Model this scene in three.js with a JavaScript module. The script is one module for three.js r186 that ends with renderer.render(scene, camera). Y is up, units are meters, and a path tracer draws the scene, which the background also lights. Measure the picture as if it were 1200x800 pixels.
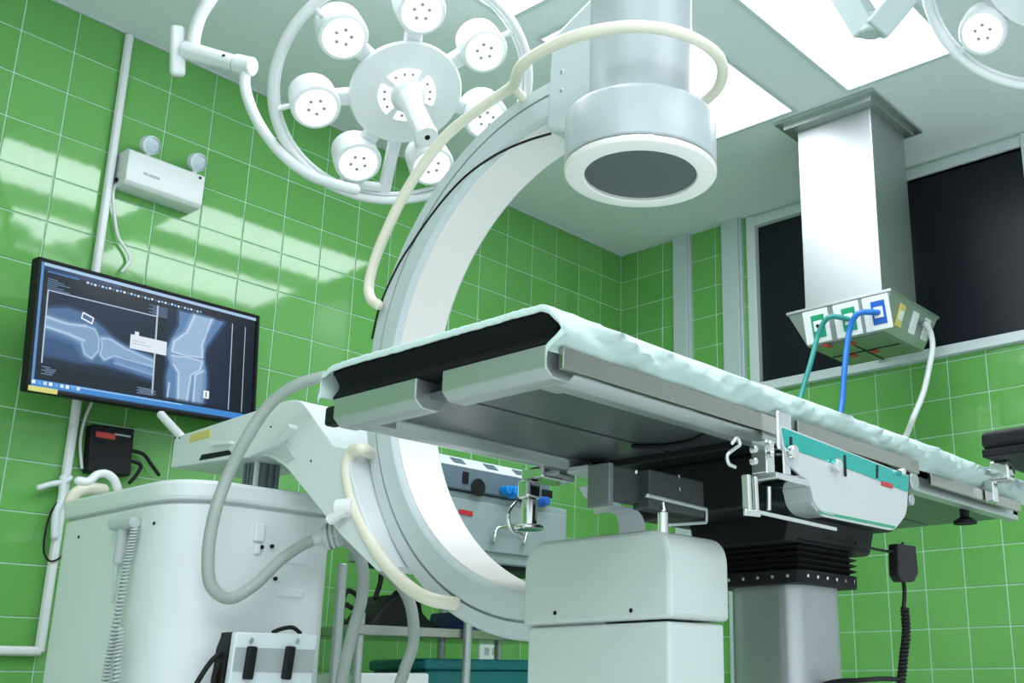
import * as THREE from 'three';
import { RoundedBoxGeometry } from 'three/addons/geometries/RoundedBoxGeometry.js';
import { mergeGeometries, toCreasedNormals } from 'three/addons/utils/BufferGeometryUtils.js';
import { RectAreaLightUniformsLib } from 'three/addons/lights/RectAreaLightUniformsLib.js';

// ------------------------------------------------------------------ camera, exposure
const scene = new THREE.Scene();
scene.background = new THREE.Color(0x000000);
const renderer = new THREE.WebGLRenderer({ antialias: true });
renderer.toneMapping = THREE.LinearToneMapping;
renderer.toneMappingExposure = 0.98;
renderer.shadowMap.enabled = true;
RectAreaLightUniformsLib.init();
const EYE = 0.65;                                   // camera height
const F = 1285.613, CX = 785.191, CY = 422.522;     // focal length and principal point, pixels of the 1200 x 800 frame
const YAW = 0.91249, PITCH = 0.28698, ROLL = -0.00731;
const camera = new THREE.PerspectiveCamera(2 * Math.atan(CY / F) * 180 / Math.PI, CX / CY, 0.05, 40);
const fw = new THREE.Vector3(Math.sin(YAW) * Math.cos(PITCH), Math.sin(PITCH), -Math.cos(YAW) * Math.cos(PITCH));
const r0 = new THREE.Vector3(Math.cos(YAW), 0, Math.sin(YAW)), u0 = r0.clone().cross(fw);
const rt = r0.clone().multiplyScalar(Math.cos(ROLL)).addScaledVector(u0, Math.sin(ROLL));
const up = u0.clone().multiplyScalar(Math.cos(ROLL)).addScaledVector(r0, -Math.sin(ROLL));
camera.matrixAutoUpdate = true;
camera.position.set(0, EYE, 0);
camera.quaternion.setFromRotationMatrix(new THREE.Matrix4().makeBasis(rt, up, fw.clone().negate()));
camera.setViewOffset(2 * CX, 2 * CY, 0, 0, 1200, 800);
scene.add(camera);

// ------------------------------------------------------------------ light: colour and strength of the ceiling light panels
const LIGHT_COLOR = new THREE.Color().setRGB(0.95, 0.985, 1.08);
const PANEL_RADIANCE = 6.6;

// ------------------------------------------------------------------ helpers
const V = (x, y, z) => new THREE.Vector3(x, y, z);
const ray = (px, py) => fw.clone().addScaledVector(rt, (px - CX) / F).addScaledVector(up, -(py - CY) / F);
const O = V(0, EYE, 0);
// a pixel's direction met with a plane of known distance: x = a, y = h or z = b
const X = (px, py, a) => { const d = ray(px, py); return d.multiplyScalar(a / d.x).add(O); };
const Y = (px, py, h) => { const d = ray(px, py); return d.multiplyScalar((h - EYE) / d.y).add(O); };
const Z = (px, py, b) => { const d = ray(px, py); return d.multiplyScalar(b / d.z).add(O); };
const D = (px, py, t) => ray(px, py).multiplyScalar(t).add(O);
let seed = 7;
const rnd = () => { seed = (seed * 1664525 + 1013904223) >>> 0; return seed / 4294967296; };
const rr = (a, b) => a + (b - a) * rnd();

function boxUV(g) {                                   // uv in metres from the main direction of each triangle
  const p = g.attributes.position, n = p.count, uv = new Float32Array(n * 2);
  const a = V(0, 0, 0), b = V(0, 0, 0), c = V(0, 0, 0);
  for (let i = 0; i < n; i += 3) {
    a.fromBufferAttribute(p, i); b.fromBufferAttribute(p, i + 1); c.fromBufferAttribute(p, i + 2);
    const m = b.clone().sub(a).cross(c.clone().sub(a)), ax = Math.abs(m.x), ay = Math.abs(m.y), az = Math.abs(m.z);
    [a, b, c].forEach((q, k) => {
      const [s, t] = ax >= ay && ax >= az ? [q.z, q.y] : ay >= az ? [q.x, q.z] : [q.x, q.y];
      uv[(i + k) * 2] = s; uv[(i + k) * 2 + 1] = t;
    });
  }
  g.setAttribute('uv', new THREE.BufferAttribute(uv, 2));
  return g;
}
function prep(g, keepUV) {
  const out = new THREE.BufferGeometry(), s = g.index ? g.toNonIndexed() : g;
  out.setAttribute('position', s.attributes.position.clone());
  if (s.attributes.normal) out.setAttribute('normal', s.attributes.normal.clone()); else out.computeVertexNormals();
  if (keepUV && s.attributes.uv) out.setAttribute('uv', s.attributes.uv.clone()); else boxUV(out);
  return out;
}
const join = (geos, keepUV) => { const l = [geos].flat(Infinity).map((g) => prep(g, keepUV)); return l.length > 1 ? mergeGeometries(l) : l[0]; };
const names = new Map(), origin = new WeakMap();
function numbered(name) { const k = names.get(name) ?? 0; names.set(name, k + 1); return k ? `${name}_${String(k).padStart(3, '0')}` : name; }
function tag(o, label, category, group, kind) {
  if (label) o.userData.label = label;
  if (category) o.userData.category = category;
  if (group) o.userData.group = group;
  if (kind) o.userData.kind = kind;
  return o;
}
function thing(name, label, category, base, group) {   // a group at the thing's base; parts are given in room coordinates
  const o = new THREE.Group(); o.name = numbered(name); o.position.copy(base); scene.add(o); origin.set(o, base.clone());
  return tag(o, label, category, group);
}
function part(parent, name, geos, mat, label, keepUV) {
  const g = join(geos, keepUV), at = origin.get(parent); g.translate(-at.x, -at.y, -at.z);
  const m = new THREE.Mesh(g, mat); m.name = name; m.castShadow = m.receiveShadow = true; parent.add(m); origin.set(m, at);
  if (label) m.userData.label = label;
  return m;
}
const each = (parent, name, list, mat, label) => list.map((g) => part(parent, name, g, mat, label));
function single(name, geos, mat, label, category, group, kind, keepUV) {   // a thing that is one mesh
  const g = join(geos, keepUV); g.computeBoundingBox(); const b = g.boundingBox;
  const at = V((b.min.x + b.max.x) / 2, b.min.y, (b.min.z + b.max.z) / 2); g.translate(-at.x, -at.y, -at.z);
  const m = new THREE.Mesh(g, mat); m.name = numbered(name); m.position.copy(at); m.castShadow = m.receiveShadow = true; scene.add(m); origin.set(m, at);
  return tag(m, label, category, group, kind);
}
// shapes
function box(x0, x1, y0, y1, z0, z1, r = 0.003, seg = 2) {
  const w = x1 - x0, h = y1 - y0, d = z1 - z0, g = new RoundedBoxGeometry(w, h, d, seg, Math.min(r, w * 0.49, h * 0.49, d * 0.49));
  return g.translate((x0 + x1) / 2, (y0 + y1) / 2, (z0 + z1) / 2);
}
function roundShape(pts, rad) {                        // polygon with its corners rounded
  const s = new THREE.Shape(), n = pts.length;
  pts.forEach((p, i) => {
    const a = pts[(i + n - 1) % n], b = pts[(i + 1) % n], R = p[2] ?? rad;
    const la = Math.hypot(a[0] - p[0], a[1] - p[1]), lb = Math.hypot(b[0] - p[0], b[1] - p[1]), k = Math.min(R, la * 0.48, lb * 0.48);
    const s0 = [p[0] + (a[0] - p[0]) * k / la, p[1] + (a[1] - p[1]) * k / la], s1 = [p[0] + (b[0] - p[0]) * k / lb, p[1] + (b[1] - p[1]) * k / lb];
    i ? s.lineTo(...s0) : s.moveTo(...s0);
    if (k > 1e-5) s.quadraticCurveTo(p[0], p[1], ...s1);
  });
  s.closePath();
  return s;
}
function extrude(shape, depth, bevel = 0.003, curve = 8) {
  const g = new THREE.ExtrudeGeometry(shape, { depth: depth - 2 * bevel, bevelEnabled: bevel > 0, bevelSize: bevel, bevelThickness: bevel, bevelOffset: -bevel, bevelSegments: 2, curveSegments: curve });
  return toCreasedNormals(g.translate(0, 0, bevel), 0.3);
}
const alongX = (zy, x0, x1, rad = 0, bevel = 0.003, curve = 8) => extrude(roundShape(zy.map(([z, y, r]) => [-z, y, Math.max(r ?? rad, bevel * 1.4)]), rad), x1 - x0, bevel, curve).rotateY(Math.PI / 2).translate(x0, 0, 0);
const alongZ = (xy, z0, z1, rad = 0, bevel = 0.003, curve = 8) => extrude(roundShape(xy.map(([x, y, r]) => [x, y, Math.max(r ?? rad, bevel * 1.4)]), rad), z1 - z0, bevel, curve).translate(0, 0, z0);
const alongY = (xz, y0, y1, rad = 0, bevel = 0.003, curve = 8) => extrude(roundShape(xz.map(([x, z, r]) => [x, -z, Math.max(r ?? rad, bevel * 1.4)]), rad), y1 - y0, bevel, curve).rotateX(-Math.PI / 2).translate(0, y0, 0);
function lathe(profile, p, axis = V(0, 1, 0), seg = 32) {   // profile: [radius, height along the axis] from p
  const g = new THREE.LatheGeometry(profile.map(([r, h]) => new THREE.Vector2(Math.max(r, 1e-5), h)), seg);
  return toCreasedNormals(g, 0.55).applyQuaternion(new THREE.Quaternion().setFromUnitVectors(V(0, 1, 0), axis.clone().normalize())).translate(p.x, p.y, p.z);
}
function rod(p, q, r, r2 = r, seg = 16, b = 0.15) {      // a round bar from p to q with softened ends
  const d = q.clone().sub(p), L = d.length(), c = Math.min(r, r2) * b;
  return lathe([[0, 0], [r - c, 0], [r, c], [r2, L - c], [r2 - c, L], [0, L]], p, d, seg);
}
function disc(p, n, r, t, seg = 24) { return rod(p, p.clone().addScaledVector(n.clone().normalize(), t), r, r, seg, Math.min(0.15, 0.3 * t / r)); }
function tube(pts, r, n = pts.length * 8, seg = 10, type = 'centripetal') {
  const c = new THREE.CatmullRomCurve3(pts, false, type, 0.5), g = [new THREE.TubeGeometry(c, n, r, seg)];
  for (const p of [pts[0], pts[pts.length - 1]]) g.push(new THREE.SphereGeometry(r, seg, 6).translate(p.x, p.y, p.z));
  return g;
}
function bar(p, q, w, h, upv = V(0, 1, 0), r = 0.003) {  // a rectangular bar from p to q
  const d = q.clone().sub(p), L = d.length(), z = d.clone().normalize(), x = upv.clone().cross(z).normalize(), y = z.clone().cross(x);
  return new RoundedBoxGeometry(w, h, L, 2, Math.min(r, w * 0.45, h * 0.45)).applyMatrix4(new THREE.Matrix4().makeBasis(x, y, z).setPosition(p.clone().add(q).multiplyScalar(0.5)));
}
function coil(pts, R, r, turns) {                        // a spiral cord along a path
  const c = new THREE.CatmullRomCurve3(pts), n = turns * 10, out = [];
  for (let i = 0; i <= n; i++) {
    const t = i / n, p = c.getPoint(t), d = c.getTangent(t), a = Math.abs(d.y) > 0.9 ? V(1, 0, 0) : V(0, 1, 0), e = a.cross(d).normalize(), f = d.clone().cross(e), w = t * turns * Math.PI * 2;
    out.push(p.addScaledVector(e, R * Math.cos(w)).addScaledVector(f, R * Math.sin(w)));
  }
  return new THREE.TubeGeometry(new THREE.CatmullRomCurve3(out), n * 2, r, 6);
}
function ribbon(pts, across, w, t) {                     // a bent flat strap: centre line pts, width w along ACROSS, thickness t
  const c = new THREE.CatmullRomCurve3(pts, false, 'centripetal'), n = pts.length * 8, P = [], idx = [], a = across.clone().normalize();
  for (let i = 0; i <= n; i++) {
    const p = c.getPoint(i / n), k = c.getTangent(i / n).cross(a).normalize();
    for (const [s, q] of [[-1, 1], [1, 1], [1, -1], [-1, -1]]) { const v = p.clone().addScaledVector(a, s * w / 2).addScaledVector(k, q * t / 2); P.push(v.x, v.y, v.z); }
    if (i) for (let j = 0; j < 4; j++) { const A = (i - 1) * 4 + j, B = (i - 1) * 4 + (j + 1) % 4; idx.push(A, B, A + 4, B, B + 4, A + 4); }
  }
  idx.push(0, 2, 1, 0, 3, 2); const e = n * 4; idx.push(e, e + 1, e + 2, e, e + 2, e + 3);
  const g = new THREE.BufferGeometry(); g.setAttribute('position', new THREE.Float32BufferAttribute(P, 3)); g.setIndex(idx);
  return toCreasedNormals(g.toNonIndexed(), 0.6);
}
function sweepArc(profile, cy, cz, t0, t1, n) {          // profile [radius, x] swept about the x direction; angles in degrees, 180 = towards -z
  const P = [], idx = [], m = profile.length;
  for (let i = 0; i <= n; i++) {
    const a = (t0 + (t1 - t0) * i / n) * Math.PI / 180;
    for (const [r, x] of profile) P.push(x, cy + r * Math.sin(a), cz + r * Math.cos(a));
    if (i) for (let j = 0; j < m; j++) { const A = (i - 1) * m + j, B = (i - 1) * m + (j + 1) % m; idx.push(A, A + m, B, B, A + m, B + m); }
  }
  const caps = THREE.ShapeUtils.triangulateShape(profile.map(([r, x]) => new THREE.Vector2(r, x)), []);
  for (const [a, b, c] of caps) { idx.push(a, b, c); idx.push(n * m + a, n * m + c, n * m + b); }
  const g = new THREE.BufferGeometry(); g.setAttribute('position', new THREE.Float32BufferAttribute(P, 3)); g.setIndex(idx);
  return toCreasedNormals(g.toNonIndexed(), 0.5);
}

// ------------------------------------------------------------------ materials
function noiseTexture(n, draw, rep = 1) {
  const d = new Uint8Array(n * n * 4);
  for (let y = 0; y < n; y++) for (let x = 0; x < n; x++) { const c = draw(x, y); d.set([c, c, c, 255], (y * n + x) * 4); }
  const t = new THREE.DataTexture(d, n, n); t.wrapS = t.wrapT = THREE.RepeatWrapping; t.magFilter = THREE.LinearFilter; t.minFilter = THREE.LinearMipmapLinearFilter; t.generateMipmaps = true;
  t.repeat.set(rep, rep); t.needsUpdate = true; return t;
}
function smoothNoise(n, cells) {                          // tiling value noise
  const g = Array.from({ length: cells * cells }, rnd), f = (t) => t * t * (3 - 2 * t);
  return (x, y) => { const u = x / n * cells, v = y / n * cells, i = Math.floor(u), j = Math.floor(v), a = f(u - i), b = f(v - j), q = (p, r) => g[((r % cells) + cells) % cells * cells + ((p % cells) + cells) % cells];
    return (q(i, j) * (1 - a) + q(i + 1, j) * a) * (1 - b) + (q(i, j + 1) * (1 - a) + q(i + 1, j + 1) * a) * b; };
}
const n4 = smoothNoise(256, 4), n16 = smoothNoise(256, 16), n64 = smoothNoise(256, 64);
const wavy = noiseTexture(256, (x, y) => 255 * (0.65 * n4(x, y) + 0.35 * n16(x, y)), 4);
const grain = noiseTexture(256, (x, y) => 255 * (0.4 * n16(x, y) + 0.6 * n64(x, y)), 6);
const lineX = Array.from({ length: 256 }, rnd);
const brushed = noiseTexture(256, (x, y) => 255 * (0.35 + 0.4 * lineX[y] + 0.25 * n16(x, y)), 5);
const brushedUp = noiseTexture(256, (x, y) => 255 * (0.35 + 0.4 * lineX[x] + 0.25 * n16(x, y)), 5);
const std = (c, rough, metal = 0, extra = {}) => new THREE.MeshPhysicalMaterial({ color: Array.isArray(c) ? new THREE.Color().setRGB(...c) : c, roughness: rough, metalness: metal, ...extra });
const tileMats = [[0.15, 0.43, 0.105], [0.142, 0.41, 0.098], [0.158, 0.445, 0.112]].map((c) => std(c, 0.06, 0, { ior: 1.6, bumpMap: wavy, bumpScale: 0.00011 }));
const M = {
  grout: std([0.52, 0.76, 0.58], 0.85),
  ceiling: std([0.81, 0.87, 0.88], 0.8, 0, { bumpMap: grain, bumpScale: 0.0004 }),
  floor: std([0.74, 0.78, 0.765], 0.4),
  paint: std([0.80, 0.83, 0.82], 0.5),
  frame: std([0.62, 0.7, 0.7], 0.4),
  pilaster: std([0.5, 0.6, 0.6], 0.4),
  darkPane: std([0.012, 0.015, 0.02], 0.32, 0, { specularIntensity: 0.35 }),
  white: std([0.80, 0.835, 0.825], 0.32),
  lampWhite: std([0.82, 0.855, 0.85], 0.28),
  cArm: std([0.57, 0.64, 0.645], 0.36),
  cart: std([0.745, 0.80, 0.795], 0.38),
  sage: std([0.56, 0.63, 0.595], 0.42),
  liner: std([0.88, 0.835, 0.80], 0.42),
  cream: std([0.83, 0.79, 0.64], 0.35),
  steel: std([0.36, 0.365, 0.33], 0.3, 1, { roughnessMap: brushed, bumpMap: brushed, bumpScale: 0.00004 }),
  steelUp: std([0.46, 0.48, 0.485], 0.46, 1, { bumpMap: brushedUp, bumpScale: 0.00005 }),
  chrome: std([0.72, 0.735, 0.73], 0.1, 1),
  alu: std([0.52, 0.565, 0.56], 0.42, 0.9),
  under: std([0.085, 0.10, 0.11], 0.32, 0.4),
  black: std([0.010, 0.011, 0.012], 0.5, 0, { specularIntensity: 0.45 }),
  blackSoft: std([0.007, 0.009, 0.009], 0.65, 0, { specularIntensity: 0.3 }),
  rubber: std([0.011, 0.011, 0.012], 0.6, 0, { specularIntensity: 0.5 }),
  hose: std([0.36, 0.42, 0.38], 0.45),
  greyPlastic: std([0.40, 0.46, 0.45], 0.4),
  switchGrey: std([0.50, 0.565, 0.555], 0.4),
  armGrey: std([0.50, 0.58, 0.57], 0.4),
  liftGrey: std([0.16, 0.21, 0.225], 0.45),
  plugGrey: std([0.52, 0.57, 0.54], 0.42),
  caseGrey: std([0.30, 0.37, 0.37], 0.4),
  deviceBlue: std([0.12, 0.17, 0.21], 0.35),
  pale: std([0.74, 0.82, 0.83], 0.4),
  drape: std([0.56, 0.715, 0.665], 0.75, 0, { sheen: 0.2, bumpMap: grain, bumpScale: 0.0003 }),
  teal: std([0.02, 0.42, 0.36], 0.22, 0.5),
  green: std([0.02, 0.32, 0.16], 0.35),
  tealBox: std([0.01, 0.19, 0.20], 0.35),
  hoseGreen: std([0.03, 0.27, 0.235], 0.4),
  hoseBlue: std([0.01, 0.16, 0.52], 0.4),
  hoseWhite: std([0.78, 0.82, 0.80], 0.4),
  red: std([0.5, 0.02, 0.03], 0.4),
  yellow: std([0.72, 0.62, 0.18], 0.5),
  blue: std([0.02, 0.12, 0.5], 0.4),
  brightBlue: std([0.0, 0.22, 0.65], 0.35),
  pendantBase: std([0.26, 0.32, 0.24], 0.35, 0.6),
  detectorWindow: std([0.10, 0.115, 0.12], 0.55, 0.3, { bumpMap: grain, bumpScale: 0.0002 }),
  navy: std([0.01, 0.02, 0.12], 0.5),
  diffuser: std([0.9, 0.9, 0.9], 0.6, 0, { emissive: LIGHT_COLOR, emissiveIntensity: 1.6 }),
  ledFace: std([0.85, 0.86, 0.87], 0.3, 0, { emissive: new THREE.Color(0.98, 1, 1), emissiveIntensity: 0.85 }),
  ledDot: std([0.35, 0.36, 0.38], 0.3),
};

// ------------------------------------------------------------------ the room
const XR = 4.0755, ZB = -3.4694, XL = -1.6, ZF = 2.2, H = 2.7995, TH = 0.15, TW = 0.16308, G = 0.0045;
const floor = single('floor', box(XL - 0.15, XR + 0.15, -0.12, 0, ZB - 0.15, ZF + 0.15, 0.001, 1), M.floor, 'pale grey vinyl floor of the operating theatre', 'floor', null, 'structure');
const back = single('wall_back', box(XL - 0.15, XR + 0.15, 0, H, ZB - 0.15, ZB - 0.003, 0.0005, 1), M.grout, 'green tiled wall with pale grout carrying the monitor', 'wall', null, 'structure');
// right wall with the opening of the dark window
const WZ0 = -2.63, WZ1 = -1.335, WY0 = 1.965, WY1 = 2.74;
const right = single('wall_right', [box(XR + 0.003, XR + 0.15, 0, WY0, ZB, ZF, 0.0005, 1), box(XR + 0.003, XR + 0.15, WY1, H, ZB, ZF, 0.0005, 1), box(XR + 0.003, XR + 0.15, WY0, WY1, ZB, WZ0, 0.0005, 1), box(XR + 0.003, XR + 0.15, WY0, WY1, WZ1, ZF, 0.0005, 1)], M.grout, 'green tiled wall with the dark window', 'wall', null, 'structure');
single('wall_front', box(XL - 0.15, XR + 0.15, 0, H, ZF, ZF + 0.15, 0.001, 1), M.paint, 'plain pale painted wall facing the monitor wall', 'wall', null, 'structure');
single('wall_left', box(XL - 0.15, XL, 0, H, ZB, ZF, 0.001, 1), M.paint, 'plain pale painted wall facing the dark window', 'wall', null, 'structure');
single('ceiling', box(XL - 0.15, XR + 0.15, H, H + 0.15, ZB - 0.15, ZF + 0.15, 0.001, 1), M.ceiling, 'pale grey green plaster ceiling with light panels', 'ceiling', null, 'structure');
// wall tiles: each one in view a mesh, the rest one part
function tileGeo(w, h) {
  const c = 0.0012, t = 0.004, a = w / 2, b = h / 2, ring = (x, y, z) => [[-x, -y, z], [x, -y, z], [x, y, z], [-x, y, z]], R = [ring(a - c, b - c, 0), ring(a, b, -c), ring(a, b, -t)], P = [];
  const q = (A, B, C, E) => P.push(...A, ...B, ...C, ...A, ...C, ...E);
  q(...R[0]);
  for (let k = 0; k < 2; k++) for (let i = 0; i < 4; i++) q(R[k + 1][i], R[k + 1][(i + 1) % 4], R[k][(i + 1) % 4], R[k][i]);
  const g = new THREE.BufferGeometry(); g.setAttribute('position', new THREE.Float32BufferAttribute(P, 3)); g.computeVertexNormals();
  return boxUV(g);
}
const tileCache = new Map();
const tileShape = (w, h) => { const k = w.toFixed(4) + '|' + h.toFixed(4); if (!tileCache.has(k)) tileCache.set(k, tileGeo(w, h)); return tileCache.get(k); };
function seen(p) { const q = p.clone().sub(O), t = q.dot(fw), x = CX + F * q.dot(rt) / t, y = CY - F * q.dot(up) / t; return t > 0.1 && x > -40 && x < 1240 && y > -40 && y < 830; }
function tileWall(parent, place, turn, spans) {           // spans: [u0, u1, v0, v1, u centre, v centre]
  const rest = [], at = origin.get(parent);
  for (const [u0, u1, v0, v1] of spans) {
    const w = u1 - u0 - G, h = v1 - v0 - G; if (w < 0.012 || h < 0.012) continue;
    const p = place((u0 + u1) / 2, (v0 + v1) / 2), q = new THREE.Quaternion().setFromEuler(new THREE.Euler(rr(-0.002, 0.002), turn + rr(-0.002, 0.002), 0));
    const mi = Math.floor(rnd() * 3);
    if (seen(p)) {
      const m = new THREE.Mesh(tileShape(w, h), tileMats[mi]); m.name = 'tile'; m.position.copy(p).sub(at); m.quaternion.copy(q); m.castShadow = m.receiveShadow = true; parent.add(m);
    } else rest.push(tileShape(w, h).clone().applyQuaternion(q).translate(p.x, p.y, p.z));
  }
  if (rest.length) { const m = part(parent, 'tile_field', rest, tileMats[0]); m.userData.kind = 'stuff'; }
}
const rowsY = []; for (let j = 0; j < 19; j++) rowsY.push([Math.max(0, H - (j + 1) * TH), H - j * TH]);
{
  const cols = [[XR - 0.1567, XR]]; for (let i = 0; cols[cols.length - 1][0] > XL; i++) { const b = cols[cols.length - 1][0]; cols.push([Math.max(XL, b - TW), b]); }
  tileWall(back, (u, v) => V(u, v, ZB), 0, cols.flatMap(([a, b]) => rowsY.map(([c, d]) => [a, b, c, d])));
}
{
  const cols = [[ZB, ZB + 0.1096]]; while (cols[cols.length - 1][1] < -1.0) { const a = cols[cols.length - 1][1]; cols.push([a, a + TW]); }
  const out = [], F0 = WZ0 - 0.055, F1 = WZ1 + 0.03, B0 = WY0 - 0.045, B1 = H;   // the window with its frame takes this field
  for (const [a, b] of cols) for (const [c, d] of rowsY) {
    if (b <= F0 || a >= F1 || d <= B0) { out.push([a, b, c, d]); continue; }
    if (a < F0) out.push([a, F0, c, d]);
    if (b > F1) out.push([F1, b, c, d]);
    if (c < B0 && d > B0) out.push([Math.max(a, F0), Math.min(b, F1), c, B0]);
  }
  tileWall(right, (u, v) => V(XR, v, u), -Math.PI / 2, out);
}
single('door_1', [box(XR - 0.03, XR, 0, H, -0.93, ZF, 0.004)], M.paint, 'wide pale door added out of view for white reflections and fill', 'door', null, 'structure');  // unseen door, added so the steel mirrors a pale surface
// trim: two vertical channels, ceiling bead
const pil = (name, z0, z1, label) => tag(single(name, [box(XR - 0.035, XR + 0.01, 0, H, z0, z1, 0.004), box(XR - 0.02, XR + 0.01, 0, H, z1, z1 + 0.012, 0.002)], M.pilaster, label, 'trim'), null, null, null, 'structure');
pil('trim_1', -3.105, -3.02, 'grey vertical channel on the green tiles beside the room corner');
pil('trim_2', -2.81, -2.715, 'grey vertical channel on the green tiles beside the dark window');
tag(single('trim_3', box(1.0, XR, H - 0.006, H, ZB, ZB + 0.012, 0.002), M.frame, 'thin pale bead where the monitor wall meets the ceiling', 'trim'), null, null, null, 'structure');
const win = thing('window_1', 'large dark window in a pale frame behind the steel pendant', 'window', V(XR, WY0 - 0.045, (WZ0 + WZ1) / 2)); win.userData.kind = 'structure';
part(win, 'frame', [box(XR - 0.012, XR + 0.06, WY0 - 0.045, H - 0.004, WZ0 - 0.05, WZ0, 0.004), box(XR - 0.012, XR + 0.06, WY0 - 0.045, H - 0.004, WZ1, WZ1 + 0.025, 0.004), box(XR - 0.012, XR + 0.06, WY1, WY1 + 0.045, WZ0, WZ1, 0.004)], M.frame);
part(win, 'sill', [box(XR - 0.022, XR + 0.06, WY0 - 0.042, WY0, WZ0, WZ1, 0.004), box(XR - 0.03, XR, WY0 - 0.045, WY0 - 0.022, WZ0 - 0.05, WZ1 + 0.025, 0.003)], M.frame);
part(win, 'pane', box(XR + 0.02, XR + 0.03, WY0, WY1, WZ0, WZ1, 0.001, 1), M.darkPane);
part(win, 'latch', box(XR - 0.05, XR - 0.012, WY0 - 0.01, WY0 + 0.055, X(1037, 418, XR).z - 0.02, X(1037, 418, XR).z + 0.02, 0.003), M.frame);

// ceiling light panels: the first two rows real, later rows added for fill
function lightPanel(x0, x1, z0, z1, label) {
  const t = thing('ceiling_light', label, 'light panel', V((x0 + x1) / 2, H - 0.02, (z0 + z1) / 2), 'light panels in the ceiling'), f = 0.02;
  part(t, 'frame', [box(x0 - f, x1 + f, H - 0.01, H + 0.001, z0 - f, z0, 0.002), box(x0 - f, x1 + f, H - 0.01, H + 0.001, z1, z1 + f, 0.002), box(x0 - f, x0, H - 0.01, H + 0.001, z0, z1, 0.002), box(x1, x1 + f, H - 0.01, H + 0.001, z0, z1, 0.002)], M.frame);
  part(t, 'diffuser', box(x0, x1, H - 0.005, H + 0.001, z0, z1, 0.001, 1), M.diffuser, 'glowing white diffuser');
  const l = new THREE.RectAreaLight(LIGHT_COLOR, PANEL_RADIANCE, x1 - x0, z1 - z0);
  l.position.set((x0 + x1) / 2, H - 0.008, (z0 + z1) / 2); l.rotation.x = -Math.PI / 2; l.name = 'ceiling_light_lamp'; scene.add(l);
}
const panelRows = [[-2.375, -1.96, 'along the monitor wall'], [-1.71, -1.285, 'over the operating table'], [-1.03, -0.61, 'added as fill just past the operating table'], [-0.35, 0.07, 'added as fill far from the monitor wall'], [0.33, 0.75, 'added as fill second from the plain wall'], [1.01, 1.43, 'added as fill along the plain wall']];  // rows past the second are unseen, added to brighten sides facing the camera
const panelColumns = [[2.36, 3.32, 'by the steel pendant'], [1.24, 2.2, 'mid ceiling'], [-0.5, 0.46, 'far from the pendant'], [-1.5, -0.54, 'farthest from the pendant']];
panelRows.forEach(([z0, z1, where], i) => panelColumns.forEach(([x0, x1, side], j) => { if (i < 2 ? j < 2 : i === 2 ? j === 2 : j > 0) lightPanel(x0, x1, z0, z1, `ceiling light panel ${where}, ${side}`); }));

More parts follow.
